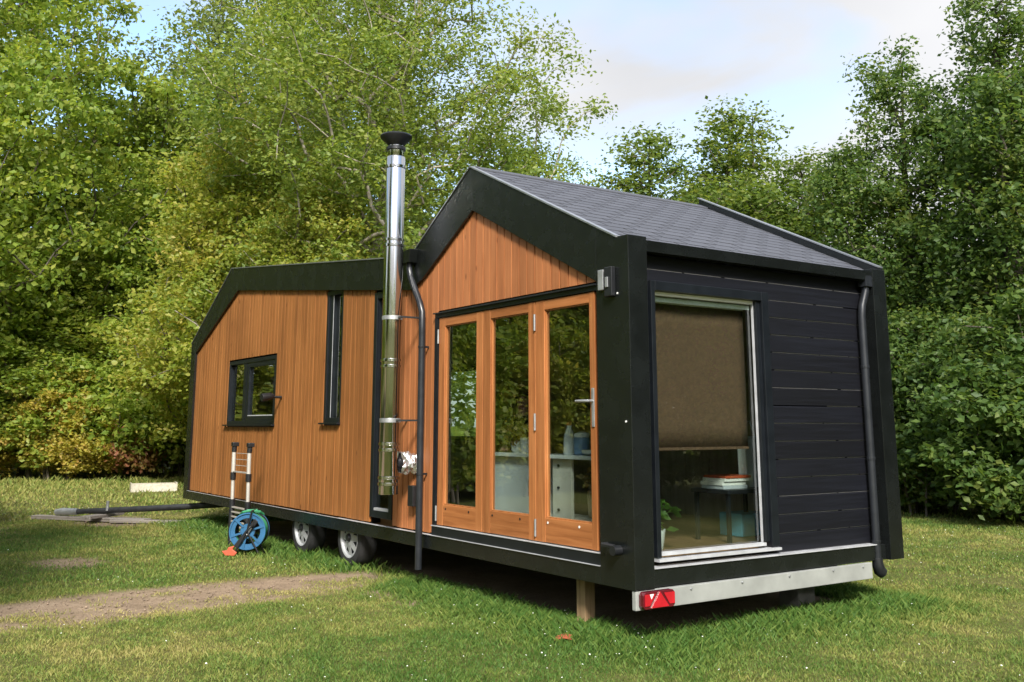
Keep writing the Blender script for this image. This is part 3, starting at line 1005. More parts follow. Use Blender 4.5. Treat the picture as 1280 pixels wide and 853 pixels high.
# ---- stainless flue
FX, FY = -3.375, -.25
fl = MB().lathe([(.096, .90), (.10, .905), (.10, 4.34), (.095, 4.35)], (FX, FY, 0), 'z', 28)
flue = fl.build('flue', 'flue_steel', house, smooth=True)
for z in (1.00, 1.06, 1.33, 1.39, 2.16, 2.22, 3.40, 3.46, 4.24):
    MB().lathe([(.101, -.016), (.108, -.012), (.108, .012), (.101, .016)], (FX, FY, z), 'z', 28).build('clamp_band', 'flue_steel', flue, smooth=True)
MB().lathe([(.08, 4.35), (.085, 4.36), (.085, 4.47), (.07, 4.475)], (FX, FY, 0), 'z', 24).build('flue_neck', 'flue_steel', flue, smooth=True)
MB().lathe([(.098, 4.42), (.103, 4.425), (.103, 4.455), (.098, 4.46)], (FX, FY, 0), 'z', 24).build('clamp_band', 'black_plastic', flue, smooth=True)
MB().lathe([(.085, 4.476), (.105, 4.50), (.165, 4.555), (.17, 4.575), (.16, 4.59), (.05, 4.605), (.01, 4.607)], (FX, FY, 0), 'z', 28).build('cowl', 'black_plastic', flue, smooth=True)
for z in (2.65, 1.62):
    for s_ in ((1,) if z > 2 else (-1, 1)):
        br = MB().prism([(FX + s_ * .10, -.24), (FX + s_ * .19, -.24), (FX + s_ * .19, .034), (FX + s_ * .165, .034), (FX + s_ * .165, -.215), (FX + s_ * .10, -.215)], 'z', z - .009, z + .009)
        br.build('wall_bracket', 'chassis', flue)
    MB().lathe([(.101, -.02), (.106, -.02), (.106, .02), (.101, .02)], (FX, FY, z), 'z', 28).build('clamp_band', 'galvanised', flue, smooth=True)
# elbow into the wall, wrapped in crumpled foil
MB().tube([(FX, FY + .05, 1.20), (FX + .01, -.02, 1.20), (FX + .01, .034, 1.20)], .075, 16).build('wall_elbow', 'black_plastic', flue, smooth=True)
rf_ = random.Random(9)
vs, fs = [], []
for i in range(9):
    for k in range(16):
        an = 2 * math.pi * k / 16
        rr_ = .085 + rf_.uniform(-.008, .038)
        vs.append((FX + .02 + rr_ * math.cos(an), -.15 + .021 * i + rf_.uniform(-.008, .008), 1.20 + rr_ * math.sin(an)))
for i in range(8):
    for k in range(16):
        fs.append((i * 16 + k, i * 16 + (k + 1) % 16, (i + 1) * 16 + (k + 1) % 16, (i + 1) * 16 + k))
MB().add(vs, fs).build('foil_wrap', 'foil', flue)
# front downpipe
dp = MB().tube([(-3.41, -.045, 3.27), (-3.41, -.045, 3.17), (-3.38, -.045, 3.09), (-3.17, -.045, 2.80), (-3.12, -.045, 2.70), (-3.115, -.045, 2.5), (-3.115, -.045, .20)], .034, 14)
fdp = dp.build('downpipe', 'pipe_paint', house, smooth=True)
MB().prism([(-3.55, 3.24), (-3.33, 3.24), (-3.30, 3.38), (-3.58, 3.36)], 'y', -.10, -.002).build('rain_hopper', 'black_frame', fdp, bevel=.004)
for z in (2.35, 1.1):
    MB().lathe([(.035, -.011), (.039, -.010), (.039, .010), (.035, .011)], (-3.115, -.045, z), 'z', 14).build('clip', 'black_plastic', fdp)
    box('clip_arm', 'black_plastic', fdp, -3.123, -3.107, -.005, .034, z - .01, z + .01)
# small fixtures on the front
box('outlet_cover', 'black_plastic', house, -3.36, -3.25, -.045, .034, .78, .98, bevel=.006)
sp = MB().tube([(-7.06, .034, 1.94), (-7.06, -.10, 1.94)], .018, 10)
sp = sp.build('spot_lamp', 'black_plastic', house, smooth=True)
MB().tube([(-7.06, -.075, 1.955), (-7.06, -.115, 1.95), (-7.055, -.24, 1.93)], [.03, .05, .052], 14).build('lamp_shade', 'black_plastic', sp, smooth=True)
box('door_catch', 'galvanised', house, -.335, -.27, -.03, -.001, 2.61, 2.77, bevel=.004)
ct = box('door_stay', 'black_plastic', house, -.24, -.15, -.045, -.001, 2.55, 2.78, bevel=.006)
box('stay_arm', 'galvanised', ct, -.215, -.185, -.058, -.046, 2.62, 2.70, bevel=.003)
hk = MB().tube([(-.30, -.002, .70), (-.30, -.05, .70), (-.15, -.06, .70)], .016, 8)
hk = hk.build('tie_hook', 'black_plastic', house, smooth=True)
MB().tube([(-.16, -.002, .67), (-.16, -.075, .67)], .036, 12).build('hook_boss', 'black_plastic', hk, smooth=True)
for (x, z) in ((-.13, 2.57), (-.06, 1.6)):
    MB().lathe([(.008, -.006), (.008, 0)], (x, -.0005, z), 'y', 8).build('screw_cap', 'white_paint', house)

# ---- wheels
def wheel(cx, y0):
    w_ = MB().lathe([(.215, .0), (.245, -.012), (.30, -.004), (.322, .03), (.328, .06), (.328, .14), (.322, .17), (.30, .20), (.215, .205)], (cx, y0, .328), 'y', 36, caps=False)
    w_ = w_.build('wheel', 'tyre_rubber', house, smooth=True)
    rim = MB()
    # outer lip, barrel and pressed disc with hand holes
    def ringp(r0, r1, ya, yb, n=36):
        vs, fs = [], []
        for k in range(n):
            an = 2 * math.pi * k / n
            for (r_, y_) in ((r0, ya), (r1, yb)):
                vs.append((cx + r_ * math.sin(an), y0 + y_, .328 + r_ * math.cos(an)))
        for k in range(n):
            a, c = 2 * k, 2 * ((k + 1) % n)
            fs.append((a, a + 1, c + 1, c))
        rim.add(vs, fs)
    ringp(.220, .205, -.008, -.002)
    ringp(.205, .198, -.002, .022)
    ringp(.198, .178, .022, .016)
    for k in range(8):
        a0 = 2 * math.pi * k / 8
        vs = []
        for da in (-.22, .22):
            for r_, y_ in ((.18, .016), (.10, .002)):
                vs.append((cx + r_ * math.sin(a0 + da * (.8 if r_ > .15 else 1.75)), y0 + y_, .328 + r_ * math.cos(a0 + da * (.8 if r_ > .15 else 1.75))))
        rim.add(vs, [(0, 1, 3, 2)])
    ringp(.102, .07, .002, -.006)
    ringp(.07, .045, -.006, -.004)
    rm = rim.build('rim', 'rim_paint', w_)
    rm.modifiers.new('thick', 'SOLIDIFY').thickness = .004
    MB().lathe([(.048, .03), (.048, -.015), (.036, -.03), (.01, -.032)], (cx, y0, .328), 'y', 18).build('hub_cap', 'black_plastic', w_, smooth=True)
    MB().lathe([(.19, .075), (.19, .085)], (cx, y0, .328), 'y', 24).build('brake_drum', 'chassis', w_)
for cx in (-4.93, -6.30):
    wheel(cx, .075)
    wheel(cx, 2.90)
    MB().tube([(cx, .17, .328), (cx, 3.0, .328)], .035, 10).build('axle', 'chassis', house)

# ---- turned drawbar at the far end
db = MB()
db.tube([(-10.35, .62, .34), (-11.3, -.16, .25), (-12.75, -1.32, .135)], .045, 10)
db.tube([(-10.35, 1.25, .34), (-11.5, .12, .22), (-12.55, -1.12, .14)], .04, 10)
db.tube([(-10.9, .22, .31), (-10.95, .65, .31)], .03, 8)
drawbar = db.build('drawbar', 'chassis', house, smooth=True)
MB().tube([(-12.70, -1.28, .138), (-12.95, -1.48, .135), (-13.05, -1.56, .12)], [.055, .06, .045], 12).build('coupling', 'galvanised', drawbar, smooth=True)
MB().tube([(-12.2, -.92, .17), (-12.2, -.92, .33)], .025, 10).build('jack', 'galvanised', drawbar)

# ------------------------------------------------------------------ props and ground pieces
def solid(name, label, cat, mat, mb, group=None, bevel=.003):
    o = mb.build(name, mat, None, bevel=bevel)
    tag(o, label, cat, group)
    return o
solid('timber_prop', 'upright square timber prop under the front corner of the house', 'prop', 'prop_wood', MB().box(-.905, -.80, .17, .275, -.01, .42), bevel=.004)
solid('concrete_block', 'dark block prop under the end wall beside the white bar', 'block', 'concrete', MB().box(-.62, -.40, 2.22, 2.44, -.01, .42), bevel=.01)
def plank(label, x, y, z, l, w, h, rz, mat='old_plank', group='planks under the drawbar'):
    mb = MB().box(-l / 2, l / 2, -w / 2, w / 2, 0, h)
    o = mb.build('plank', mat, None, bevel=.004)
    o.location = (x, y, z)
    o.rotation_euler = (0, 0, rz)
    tag(o, label, 'plank', group)
    return o
plank('long weathered plank lying under the drawbar coupling', -12.5, -1.12, .0, 2.3, .2, .06, R(38))
plank('short weathered plank nearest the ladder beside the drawbar', -11.5, -.42, .0, 1.3, .16, .05, R(46))
plank('weathered plank crossing beneath the drawbar tip', -12.35, -.95, .062, .9, .2, .05, R(-48))

# pale wooden planter box on the sunlit grass
pb = thing('planter_box', 'low pale wooden box lying on the sunlit grass by the bushes', 'box', (-19.66, 1.78, 0), R(80))
for y in (-.22, .22):
    MB().box(-.5, .5, y - .015, y + .015, -.01, .18).build('plank', 'pale_plank', pb, bevel=.003, local=True)
for x in (-.515, .515):
    MB().box(x - .014, x + .014, -.235, .235, -.01, .20).build('plank', 'pale_plank', pb, bevel=.003, local=True)
MB().box(-.5, .5, -.2, .2, -.01, .14).build('soil', 'lawn_soil', pb, local=True)
# fallen reddish leaf near the corner
vs = [(0, -.10, .012), (.05, -.05, .03), (.085, .0, .02), (.04, .05, .04), (0, .10, .015), (-.05, .06, .035), (-.08, .0, .02), (-.04, -.055, .03), (0, 0, .05)]
fl_ = MB().add(vs, [(k, (k + 1) % 8, 8) for k in range(8)]).build('fallen_leaf', 'dry_leaf', None)
fl_.location = (-.51, -.25, .012)
fl_.modifiers.new('thick', 'SOLIDIFY').thickness = .002
tag(fl_, 'single reddish brown leaf fallen on the lawn before the timber prop', 'leaf')

# ------------------------------------------------------------------ telescopic ladder
LX, LY = -7.50, -.34
lad = thing('telescopic_ladder', 'telescopic aluminium ladder standing against the wooden wall behind the hose reel', 'ladder', (LX, LY, 0))
def lean(z):
    return .02 * z
for sx in (-1, 1):
    x = sx * .30
    MB().tube([(x + .10, lean(0), -.01), (x + .06, lean(.55), .55)], .036, 12).build('lower_rail', 'black_plastic', lad, smooth=True, local=True)
    rail = MB().tube([(x + .06, lean(.55), .55), (x + .02, lean(.93), .93)], .024, 12).build('rail', 'alu', lad, smooth=True, local=True)
    MB().tube([(x + .02, lean(.93), .93), (x - .01, lean(1.30), 1.30)], .027, 12).build('rail', 'alu', lad, smooth=True, local=True)
    for z in (.55, .90):
        xs = x + (.06 if z < .8 else .025)
        MB().tube([(xs, lean(z), z - .05), (xs, lean(z), z + .05)], .038, 12).build('joint', 'black_plastic', lad, smooth=True, local=True)
    MB().box(x - .045, x + .045, lean(1.3) - .035, lean(1.3) + .05, 1.29, 1.345).build('hook_cap', 'black_plastic', lad, bevel=.008, local=True)
    MB().tube([(x, lean(1.2), 1.22), (x, lean(1.3), 1.30)], .034, 12).build('joint', 'black_plastic', lad, smooth=True, local=True)
for i, z in enumerate([.08, .14, .20, .26, .32, .38, .44, .50, .96]):
    dx_ = .10 - .085 * z
    MB().box(-.27 + dx_, .27 + dx_, lean(z) - .018, lean(z) + .018, z - .008, z + .008).build('rung', 'alu', lad, local=True)
for z in (1.04, 1.12, 1.20):
    MB().tube([(-.28, lean(z) + .03, z), (.28, lean(z) + .03, z)], .004, 6).build('rung', 'alu', lad, local=True)

# ------------------------------------------------------------------ hose reel
reel = thing('hose_reel', 'blue garden hose reel with green hose on a black stand below the ladder', 'hose reel', (-6.72, -.44, 0), R(-32))
reel.scale = (.80, .80, .80)
def loc_(mb, name, mat, parent=reel, smooth=False, bevel=0.0):
    return mb.build(name, mat, parent, smooth=smooth, bevel=bevel, local=True)
HZ = .36
for sx in (-1, 1):
    x = sx * .13
    fl1 = loc_(MB().lathe([(.195, x - .006), (.268, x - .010), (.275, x - .004), (.275, x + .004), (.268, x + .010), (.195, x + .006), (.195, x - .006)], (0, 0, HZ), 'x', 36, caps=False).lathe([(.11, x - .006), (.11, x + .006)], (0, 0, HZ), 'x', 24), 'flange', 'black_plastic' if sx < 0 else 'reel_blue', smooth=True)
    xf = x + sx * .012
    for k in range(6):
        an = k * math.pi / 3 + .3
        c_, s_ = math.cos(an), math.sin(an)
        mb = MB()
        pts = []
        for rr_, hw in ((.09, .012), (.255, .018)):
            for q in (-1, 1):
                pts.append((rr_ * c_ - q * hw * s_, HZ + rr_ * s_ + q * hw * c_))
        mb.prism([pts[0], pts[1], pts[3], pts[2]], 'x', min(xf - .005, xf + .012), max(xf - .005, xf + .012))
        loc_(mb, 'spoke', 'reel_blue', fl1)
    rim_ = MB().lathe([(.258, xf - .004), (.278, xf - .004), (.278, xf + .018 * sx), (.258, xf + .018 * sx), (.258, xf - .004)], (0, 0, HZ), 'x', 36, caps=False)
    loc_(rim_, 'flange_rim', 'reel_blue', fl1, smooth=True)
loc_(MB().lathe([(.12, -.12), (.12, .12)], (0, 0, HZ), 'x', 24), 'drum', 'black_plastic', smooth=True)
hs = []
for i in range(8):
    for k in range(28):
        an = 2 * math.pi * k / 28
        t = i + k / 28
        hs.append((-.105 + .21 * (t / 8), (.245 + .012 * math.sin(i * 3)) * math.cos(an), HZ + (.245 + .012 * math.sin(i * 3)) * math.sin(an)))
loc_(MB().tube(hs, .016, 7), 'hose', 'hose_green', smooth=True)
hs2 = [(.0, .05, HZ + .26), (-.03, .13, HZ + .265), (-.02, .2, HZ + .24), (.04, .16, HZ + .285), (.08, .02, HZ + .30), (.06, -.1, HZ + .28), (-.02, -.16, HZ + .24), (-.08, -.06, HZ + .29), (-.05, .1, HZ + .30)]
loc_(MB().tube(hs2, .017, 8), 'hose', 'hose_green', smooth=True)
for sx in (-1, 1):
    x = sx * .185
    st = MB()
    st.tube([(x, -.20, 0), (x, 0, HZ), (x, .06, HZ + .30)], .014, 8)
    st.tube([(x, .21, 0), (x, 0, HZ)], .014, 8)
    loc_(st, 'stand', 'black_plastic', smooth=True)
loc_(MB().tube([(-.185, .06, HZ + .30), (.185, .06, HZ + .30)], .015, 8), 'handle', 'black_plastic', smooth=True)
loc_(MB().tube([(-.185, -.20, .012), (.185, -.20, .012)], .013, 8), 'foot_bar', 'black_plastic', smooth=True)
loc_(MB().tube([(-.185, .21, .012), (.185, .21, .012)], .013, 8), 'foot_bar', 'black_plastic', smooth=True)
arm = loc_(MB().prism([(-.20, HZ - .22), (-.13, HZ - .25), (.16, HZ + .14), (.11, HZ + .19)], 'x', .155, .175), 'bracket', 'black_plastic', bevel=.006)
loc_(MB().prism([(-.03, HZ - .03), (.0, HZ - .055), (.075, HZ + .045), (.045, HZ + .07)], 'x', .1755, .178), 'label_plate', 'white_paint', arm)
crank = loc_(MB().tube([(.19, 0, HZ), (.215, 0, HZ), (.215, .10, HZ + .10), (.26, .10, HZ + .10)], .012, 8), 'crank', 'black_plastic', smooth=True)
loc_(MB().prism([(-.30, .01), (-.16, .005), (-.13, .05), (-.20, .10), (-.17, .15), (-.26, .13), (-.28, .085), (-.36, .075)], 'x', .19, .23), 'foot_plate', 'foot_orange', bevel=.006)

# ------------------------------------------------------------------ indoors, seen through the glass
FL = .60
ctr = thing('kitchen_counter', 'white counter behind the middle and right folding doors', 'counter', (-2.2, 1.05, FL))
box('worktop', 'ceramic', ctr, -3.12, -1.30, .74, 1.10, 1.265, 1.30, bevel=.004)
box('door_panel', 'cabinet', ctr, -3.07, -2.37, .80, .82, FL + .03, 1.262, bevel=.003)
box('side_panel', 'cabinet', ctr, -3.07, -3.04, .822, 1.08, FL, 1.262)
box('side_panel', 'cabinet', ctr, -2.40, -2.37, .822, 1.08, FL, 1.262)
box('side_panel', 'cream_panel', ctr, -2.06, -1.77, .80, .83, FL, 1.262, bevel=.003)
box('leg', 'cream_panel', ctr, -1.36, -1.31, .80, .85, FL, 1.262)
box('leg', 'cream_panel', ctr, -1.36, -1.31, 1.03, 1.08, FL, 1.262)
box('shelf', 'cream_panel', ctr, -2.36, -1.37, .84, 1.08, .72, .74)
for z in (.8, 1.0, 1.2):
    MB().lathe([(.012, -.014), (.012, 0)], (-1.96, .799, z), 'y', 8).build('knob', 'black_plastic', ctr)
MB().box(-2.44, -2.43, .785, .799, .92, 1.05).build('handle', 'alu', ctr)
def leafball(name, mat, parent, c, r, n, size, seed, up=.5):
    rg = np.random.default_rng(seed)
    p = rg.normal(size=(n, 3))
    p /= np.linalg.norm(p, axis=1)[:, None]
    pos = np.array(c) + p * r * rg.random((n, 1)) ** .4
    v, t = leaf_quads(rg, pos, size, up)
    o0 = wloc(parent)
    o = np_mesh(name, v - np.array(o0), t, mat, parent)
    return o
def leaf_quads(rg, pos, size, up=.6, asp=.55, out=None):
    n = len(pos)
    d = rg.normal(size=(n, 3))
    d[:, 2] = d[:, 2] * .6 - .15
    d /= np.linalg.norm(d, axis=1)[:, None]
    nn = rg.normal(size=(n, 3)) * (1 - up) * 1.2
    nn[:, 2] += up
    if out is not None:
        nn = nn + out
    s = np.cross(d, nn)
    s /= np.linalg.norm(s, axis=1)[:, None] + 1e-9
    nn = np.cross(s, d)
    L_ = size * (.45 + 1.0 * rg.random((n, 1)))
    w = L_ * asp * .5
    b_ = pos
    tip = pos + d * L_
    m1 = pos + d * L_ * .45 + s * w + nn * w * .25
    m2 = pos + d * L_ * .45 - s * w + nn * w * .25
    v = np.stack([b_, m1, tip, m2], 1).reshape(-1, 3)
    k = np.arange(n)[:, None] * 4
    t = np.stack([k + np.array([[0, 1, 2]]), k + np.array([[0, 2, 3]])], 1).reshape(-1, 3)
    return v, t
CT = 1.30
pot = thing('flower_pot', 'white pot of dried flowers on the counter behind the middle door', 'flower pot', (-2.86, .95, CT))
MB().lathe([(.045, CT), (.062, CT + .02), (.07, CT + .11), (.062, CT + .11), (.055, CT + .06)], (-2.86, .95, 0), 'z', 20).build('pot', 'ceramic', pot, smooth=True)
leafball('flowers', 'leaf_flower', pot, (-2.86, .95, CT + .20), .15, 420, .05, 2, .3)
mug = MB().lathe([(.05, CT), (.058, CT + .01), (.06, CT + .15), (.052, CT + .15), (.05, CT + .03)], (0, 0, 0), 'z', 20)
mug = mug.build('jug', 'ceramic', None, smooth=True)
mug.location = (-2.68, .93, 0)
tag(mug, 'white cylindrical jug right of the flower pot', 'jug')
bt = thing('bottle', 'tall white bottle on the counter behind the right door', 'bottle', (-1.99, .95, CT))
MB().lathe([(.05, CT), (.058, CT + .01), (.056, CT + .12), (.05, CT + .18), (.026, CT + .25), (.024, CT + .27)], (-1.99, .95, 0), 'z', 20).build('body', 'ceramic', bt, smooth=True)
MB().lathe([(.026, CT + .271), (.028, CT + .30), (.02, CT + .305)], (-1.99, .95, 0), 'z', 16).build('cap', 'book_red', bt, smooth=True)
jr = thing('jar', 'blue and white jar right of the tall bottle', 'jar', (-1.80, .95, CT))
MB().lathe([(.06, CT), (.075, CT + .01), (.078, CT + .14), (.07, CT + .16)], (-1.80, .95, 0), 'z', 20).build('body', 'jar_blue', jr, smooth=True)
MB().lathe([(.07, CT + .161), (.074, CT + .17), (.07, CT + .20), (.02, CT + .215)], (-1.80, .95, 0), 'z', 20).build('lid', 'ceramic', jr, smooth=True)
pl = MB().lathe([(.06, CT), (.12, CT + .02), (.125, CT + .05), (.11, CT + .05), (.06, CT + .03)], (0, 0, 0), 'z', 24).build('plate_stack', 'ceramic', None, smooth=True)
pl.location = (-1.58, .93, 0)
tag(pl, 'low white bowl at the right end of the counter', 'bowl')
bk = thing('basket', 'brown basket under the right end of the counter', 'basket', (-1.58, .97, .74))
MB().lathe([(.08, .741), (.10, .76), (.115, .98), (.105, .98), (.09, .77)], (-1.58, .97, 0), 'z', 24).build('bowl', 'inner_panel', bk, smooth=True)
leafball('dried_stems', 'leaf_flower', bk, (-1.58, .97, 1.06), .15, 260, .07, 4, .3)

# end-window side: low table with books, tote, box, plant
tb = thing('side_table', 'small dark side table inside the end window', 'table', (-.62, 1.72, FL))
box('tabletop', 'black_plastic', tb, -.84, -.40, 1.40, 2.08, 1.0, 1.035, bevel=.004)
for x in (-.82, -.45):
    for y in (1.42, 2.03):
        box('leg', 'black_plastic', tb, x, x + .03, y, y + .03, FL, .999)
zc = 1.036
for nm, mt, dz, lab in (('book', 'book_grey', .03, 'grey book at the bottom of the pile on the side table'), ('book', 'book_white', .032, 'white middle book of the pile on the side table'), ('book', 'book_white', .028, 'white book just under the red one on the side table'), ('book', 'book_red', .022, 'red book on top of the pile on the side table')):
    j = rb.uniform(-.012, .012)
    o = MB().box(-.74 + j, -.48 + j, 1.44 + j, 1.74 + j * 2, zc, zc + dz - .001).build(nm, mt, None, bevel=.002)
    tag(o, lab, 'book', 'pile of books')
    zc += dz
tt = thing('tote_bag', 'pale grey tote bag standing on the side table behind the end window', 'bag', (-.58, 1.90, 1.035))
MB().prism([(1.79, 1.036), (1.98, 1.036), (2.01, 1.45), (1.91, 1.48), (1.78, 1.42)], 'x', -.64, -.54).build('body', 'tote', tt, bevel=.012)
MB().tube([(-.59, 1.82, 1.43), (-.59, 1.86, 1.60), (-.59, 1.91, 1.61), (-.59, 1.97, 1.46)], .008, 6).build('strap', 'tote', tt)
bx_ = MB().box(-.95, -.68, 1.85, 2.2, FL, FL + .2)
bx_ = bx_.build('storage_box', 'box_blue', None, bevel=.01)
tag(bx_, 'blue box on the floor below the side table', 'box')
pp = thing('potted_plant', 'green potted plant low behind the end window', 'plant', (-.48, .62, FL))
MB().lathe([(.07, FL), (.08, FL + .01), (.10, FL + .16), (.088, FL + .16), (.08, FL + .12)], (-.48, .62, 0), 'z', 18).build('pot', 'ceramic', pp, smooth=True)
leafball('leaves', 'leaf_pot', pp, (-.48, .62, FL + .26), .16, 70, .13, 6, .4)

# ---- person sitting behind the counter
def person():
    base = Vector((-3.30, 1.36, FL))
    rt = thing('person', 'person in a dark top sitting behind the counter, head bowed', 'person', base, R(-48))
    J = {'pelvis': (0, 0, .56), 'waist': (.01, 0, .72), 'chest': (.05, 0, .93), 'neck': (.09, 0, 1.09), 'jaw': (.125, 0, 1.145), 'head': (.125, 0, 1.235), 'crown': (.105, 0, 1.31)}
    order = [('pelvis', 'waist'), ('waist', 'chest'), ('chest', 'neck'), ('neck', 'jaw'), ('jaw', 'head'), ('head', 'crown')]
    rad = {'pelvis': (.16, .13), 'waist': (.15, .115), 'chest': (.175, .12), 'neck': (.055, .055), 'jaw': (.06, .066), 'head': (.078, .092), 'crown': (.055, .065)}
    for s, sg in ((-1, 'r'), (1, 'l')):
        J.update({'sh' + sg: (.04, s * .19, 1.01), 'el' + sg: (.12, s * .25, .74), 'wr' + sg: (.36, s * .14, .74), 'ha' + sg: (.44, s * .11, .735),
                  'hp' + sg: (.03, s * .10, .54), 'kn' + sg: (.46, s * .13, .55), 'an' + sg: (.44, s * .13, .13), 'to' + sg: (.60, s * .14, .05)})
        rad.update({'sh' + sg: (.07, .07), 'el' + sg: (.048, .048), 'wr' + sg: (.03, .03), 'ha' + sg: (.04, .02), 'hp' + sg: (.095, .095), 'kn' + sg: (.065, .065), 'an' + sg: (.042, .042), 'to' + sg: (.04, .035)})
        order += [('chest', 'sh' + sg), ('sh' + sg, 'el' + sg), ('el' + sg, 'wr' + sg), ('wr' + sg, 'ha' + sg), ('pelvis', 'hp' + sg), ('hp' + sg, 'kn' + sg), ('kn' + sg, 'an' + sg), ('an' + sg, 'to' + sg)]
        for q in range(5):
            if q < 4:
                off = (q - 1.5) * .02
                ln = (.062, .072, .068, .054)[q]
                J['f%d%s' % (q, sg)] = (.48 + ln * .4, s * .11 + off, .738)
                J['g%d%s' % (q, sg)] = (.48 + ln, s * .11 + off * 1.1, .715)
            else:
                J['f4' + sg] = (.42, s * .11 - s * .05, .735)
                J['g4' + sg] = (.46, s * .11 - s * .065, .725)
            rad['f%d%s' % (q, sg)] = (.0095, .0095)
            rad['g%d%s' % (q, sg)] = (.008, .008)
            order += [('ha' + sg, 'f%d%s' % (q, sg)), ('f%d%s' % (q, sg), 'g%d%s' % (q, sg))]
    names = list(J)
    me = bpy.data.meshes.new('body')
    me.from_pydata([J[k] for k in names], [(names.index(a), names.index(c)) for a, c in order], [])
    ob = bpy.data.objects.new('body', me)
    col.objects.link(ob)
    md = ob.modifiers.new('skin', 'SKIN')
    md.use_smooth_shade = True
    for i, k in enumerate(names):
        sv_ = me.skin_vertices[0].data[i]
        sv_.radius = rad[k]
        sv_.use_root = (k == 'pelvis')
    sb_ = ob.modifiers.new('sub', 'SUBSURF')
    sb_.levels = sb_.render_levels = 2
    dg = bpy.context.evaluated_depsgraph_get()
    nm = bpy.data.meshes.new_from_object(ob.evaluated_get(dg))
    bpy.data.objects.remove(ob)
    nm.materials.clear()
    for k in ('shirt', 'skin', 'trousers', 'black_plastic'):
        nm.materials.append(M[k])
    for p in nm.polygons:
        c = p.center
        i = 0
        if c.z > 1.075 or (c.x > .33 and c.z > .66): i = 1
        elif c.z < .60: i = 2
        if c.z < .10: i = 3
        p.material_index = i
        p.use_smooth = True
    body = bpy.data.objects.new('body', nm)
    col.objects.link(body)
    body.parent = rt
    hv, hf = [], []
    # hair cap following the skull, open at the face
    for i in range(9):
        th = math.pi * .56 * i / 8
        for k in range(20):
            ph = 2 * math.pi * k / 20
            fx_ = math.cos(ph)
            t2 = th * (1.0 if fx_ < .2 else 1 - .5 * (fx_ - .2))
            hv.append((.108 + .112 * math.sin(t2) * fx_, .098 * math.sin(t2) * math.sin(ph), 1.225 + .125 * math.cos(t2)))
    for i in range(8):
        for k in range(20):
            hf.append((i * 20 + k, (i + 1) * 20 + k, (i + 1) * 20 + (k + 1) % 20, i * 20 + (k + 1) % 20))
    hr = MB().add(hv, hf).build('hair', 'hair', rt, smooth=True, local=True)
    hr.modifiers.new('thick', 'SOLIDIFY').thickness = .012
    MB().add([(.205, 0, 1.245), (.205, .016, 1.20), (.232, 0, 1.205), (.205, -.016, 1.20), (.205, 0, 1.192)], [(0, 1, 2), (0, 2, 3), (1, 4, 2), (4, 3, 2)]).build('nose', 'skin', rt, local=True)
    for s in (-1, 1):
        MB().lathe([(.010, -.004), (.012, 0), (.006, .004)], (.203, s * .032, 1.243), 'x', 10).build('eye', 'hair', rt, local=True)
        MB().lathe([(.012, -.012), (.024, 0), (.012, .012)], (.115, s * .088, 1.225), 'y', 10).build('ear', 'skin', rt, local=True)
    MB().box(.193, .201, -.022, .022, 1.168, 1.176).build('mouth', 'book_red', rt, local=True)
    return rt
person()
st = thing('stool', 'wooden stool the person sits on behind the counter', 'stool', (-3.30, 1.36, FL))
MB().lathe([(.16, FL + .40), (.17, FL + .41), (.17, FL + .43), (.16, FL + .44)], (-3.30, 1.36, 0), 'z', 20).build('seat', 'inner_panel', st)
for a in range(4):
    an = a * math.pi / 2 + .4
    MB().tube([(-3.30 + .12 * math.cos(an), 1.36 + .12 * math.sin(an), FL + .40), (-3.30 + .17 * math.cos(an), 1.36 + .17 * math.sin(an), FL)], .016, 8).build('leg', 'inner_panel', st)


# ------------------------------------------------------------------ trees and bushes
def frustums(segs_, n=6):
    """tapered branch pieces: list of (p0, p1, r0, r1)"""
    P0 = np.array([s[0] for s in segs_]); P1 = np.array([s[1] for s in segs_])
    r0 = np.array([s[2] for s in segs_])[:, None, None]; r1 = np.array([s[3] for s in segs_])[:, None, None]
    t = P1 - P0
    t /= np.linalg.norm(t, axis=1)[:, None] + 1e-9
    ref = np.where(np.abs(t[:, 2:3]) > .9, np.array([[1., 0, 0]]), np.array([[0, 0, 1.]]))
    a = np.cross(t, ref); a /= np.linalg.norm(a, axis=1)[:, None] + 1e-9
    b_ = np.cross(t, a)
    an = np.arange(n) * 2 * np.pi / n
    ring = a[:, None, :] * np.cos(an)[None, :, None] + b_[:, None, :] * np.sin(an)[None, :, None]
    v = np.concatenate([P0[:, None] + ring * r0, P1[:, None] + ring * r1], 1).reshape(-1, 3)
    k = np.arange(len(segs_))[:, None] * (2 * n)
    q = []
    for i in range(n):
        j = (i + 1) % n
        q.append(k + np.array([[i, j, n + j, n + i]]))
    return v, np.concatenate(q)

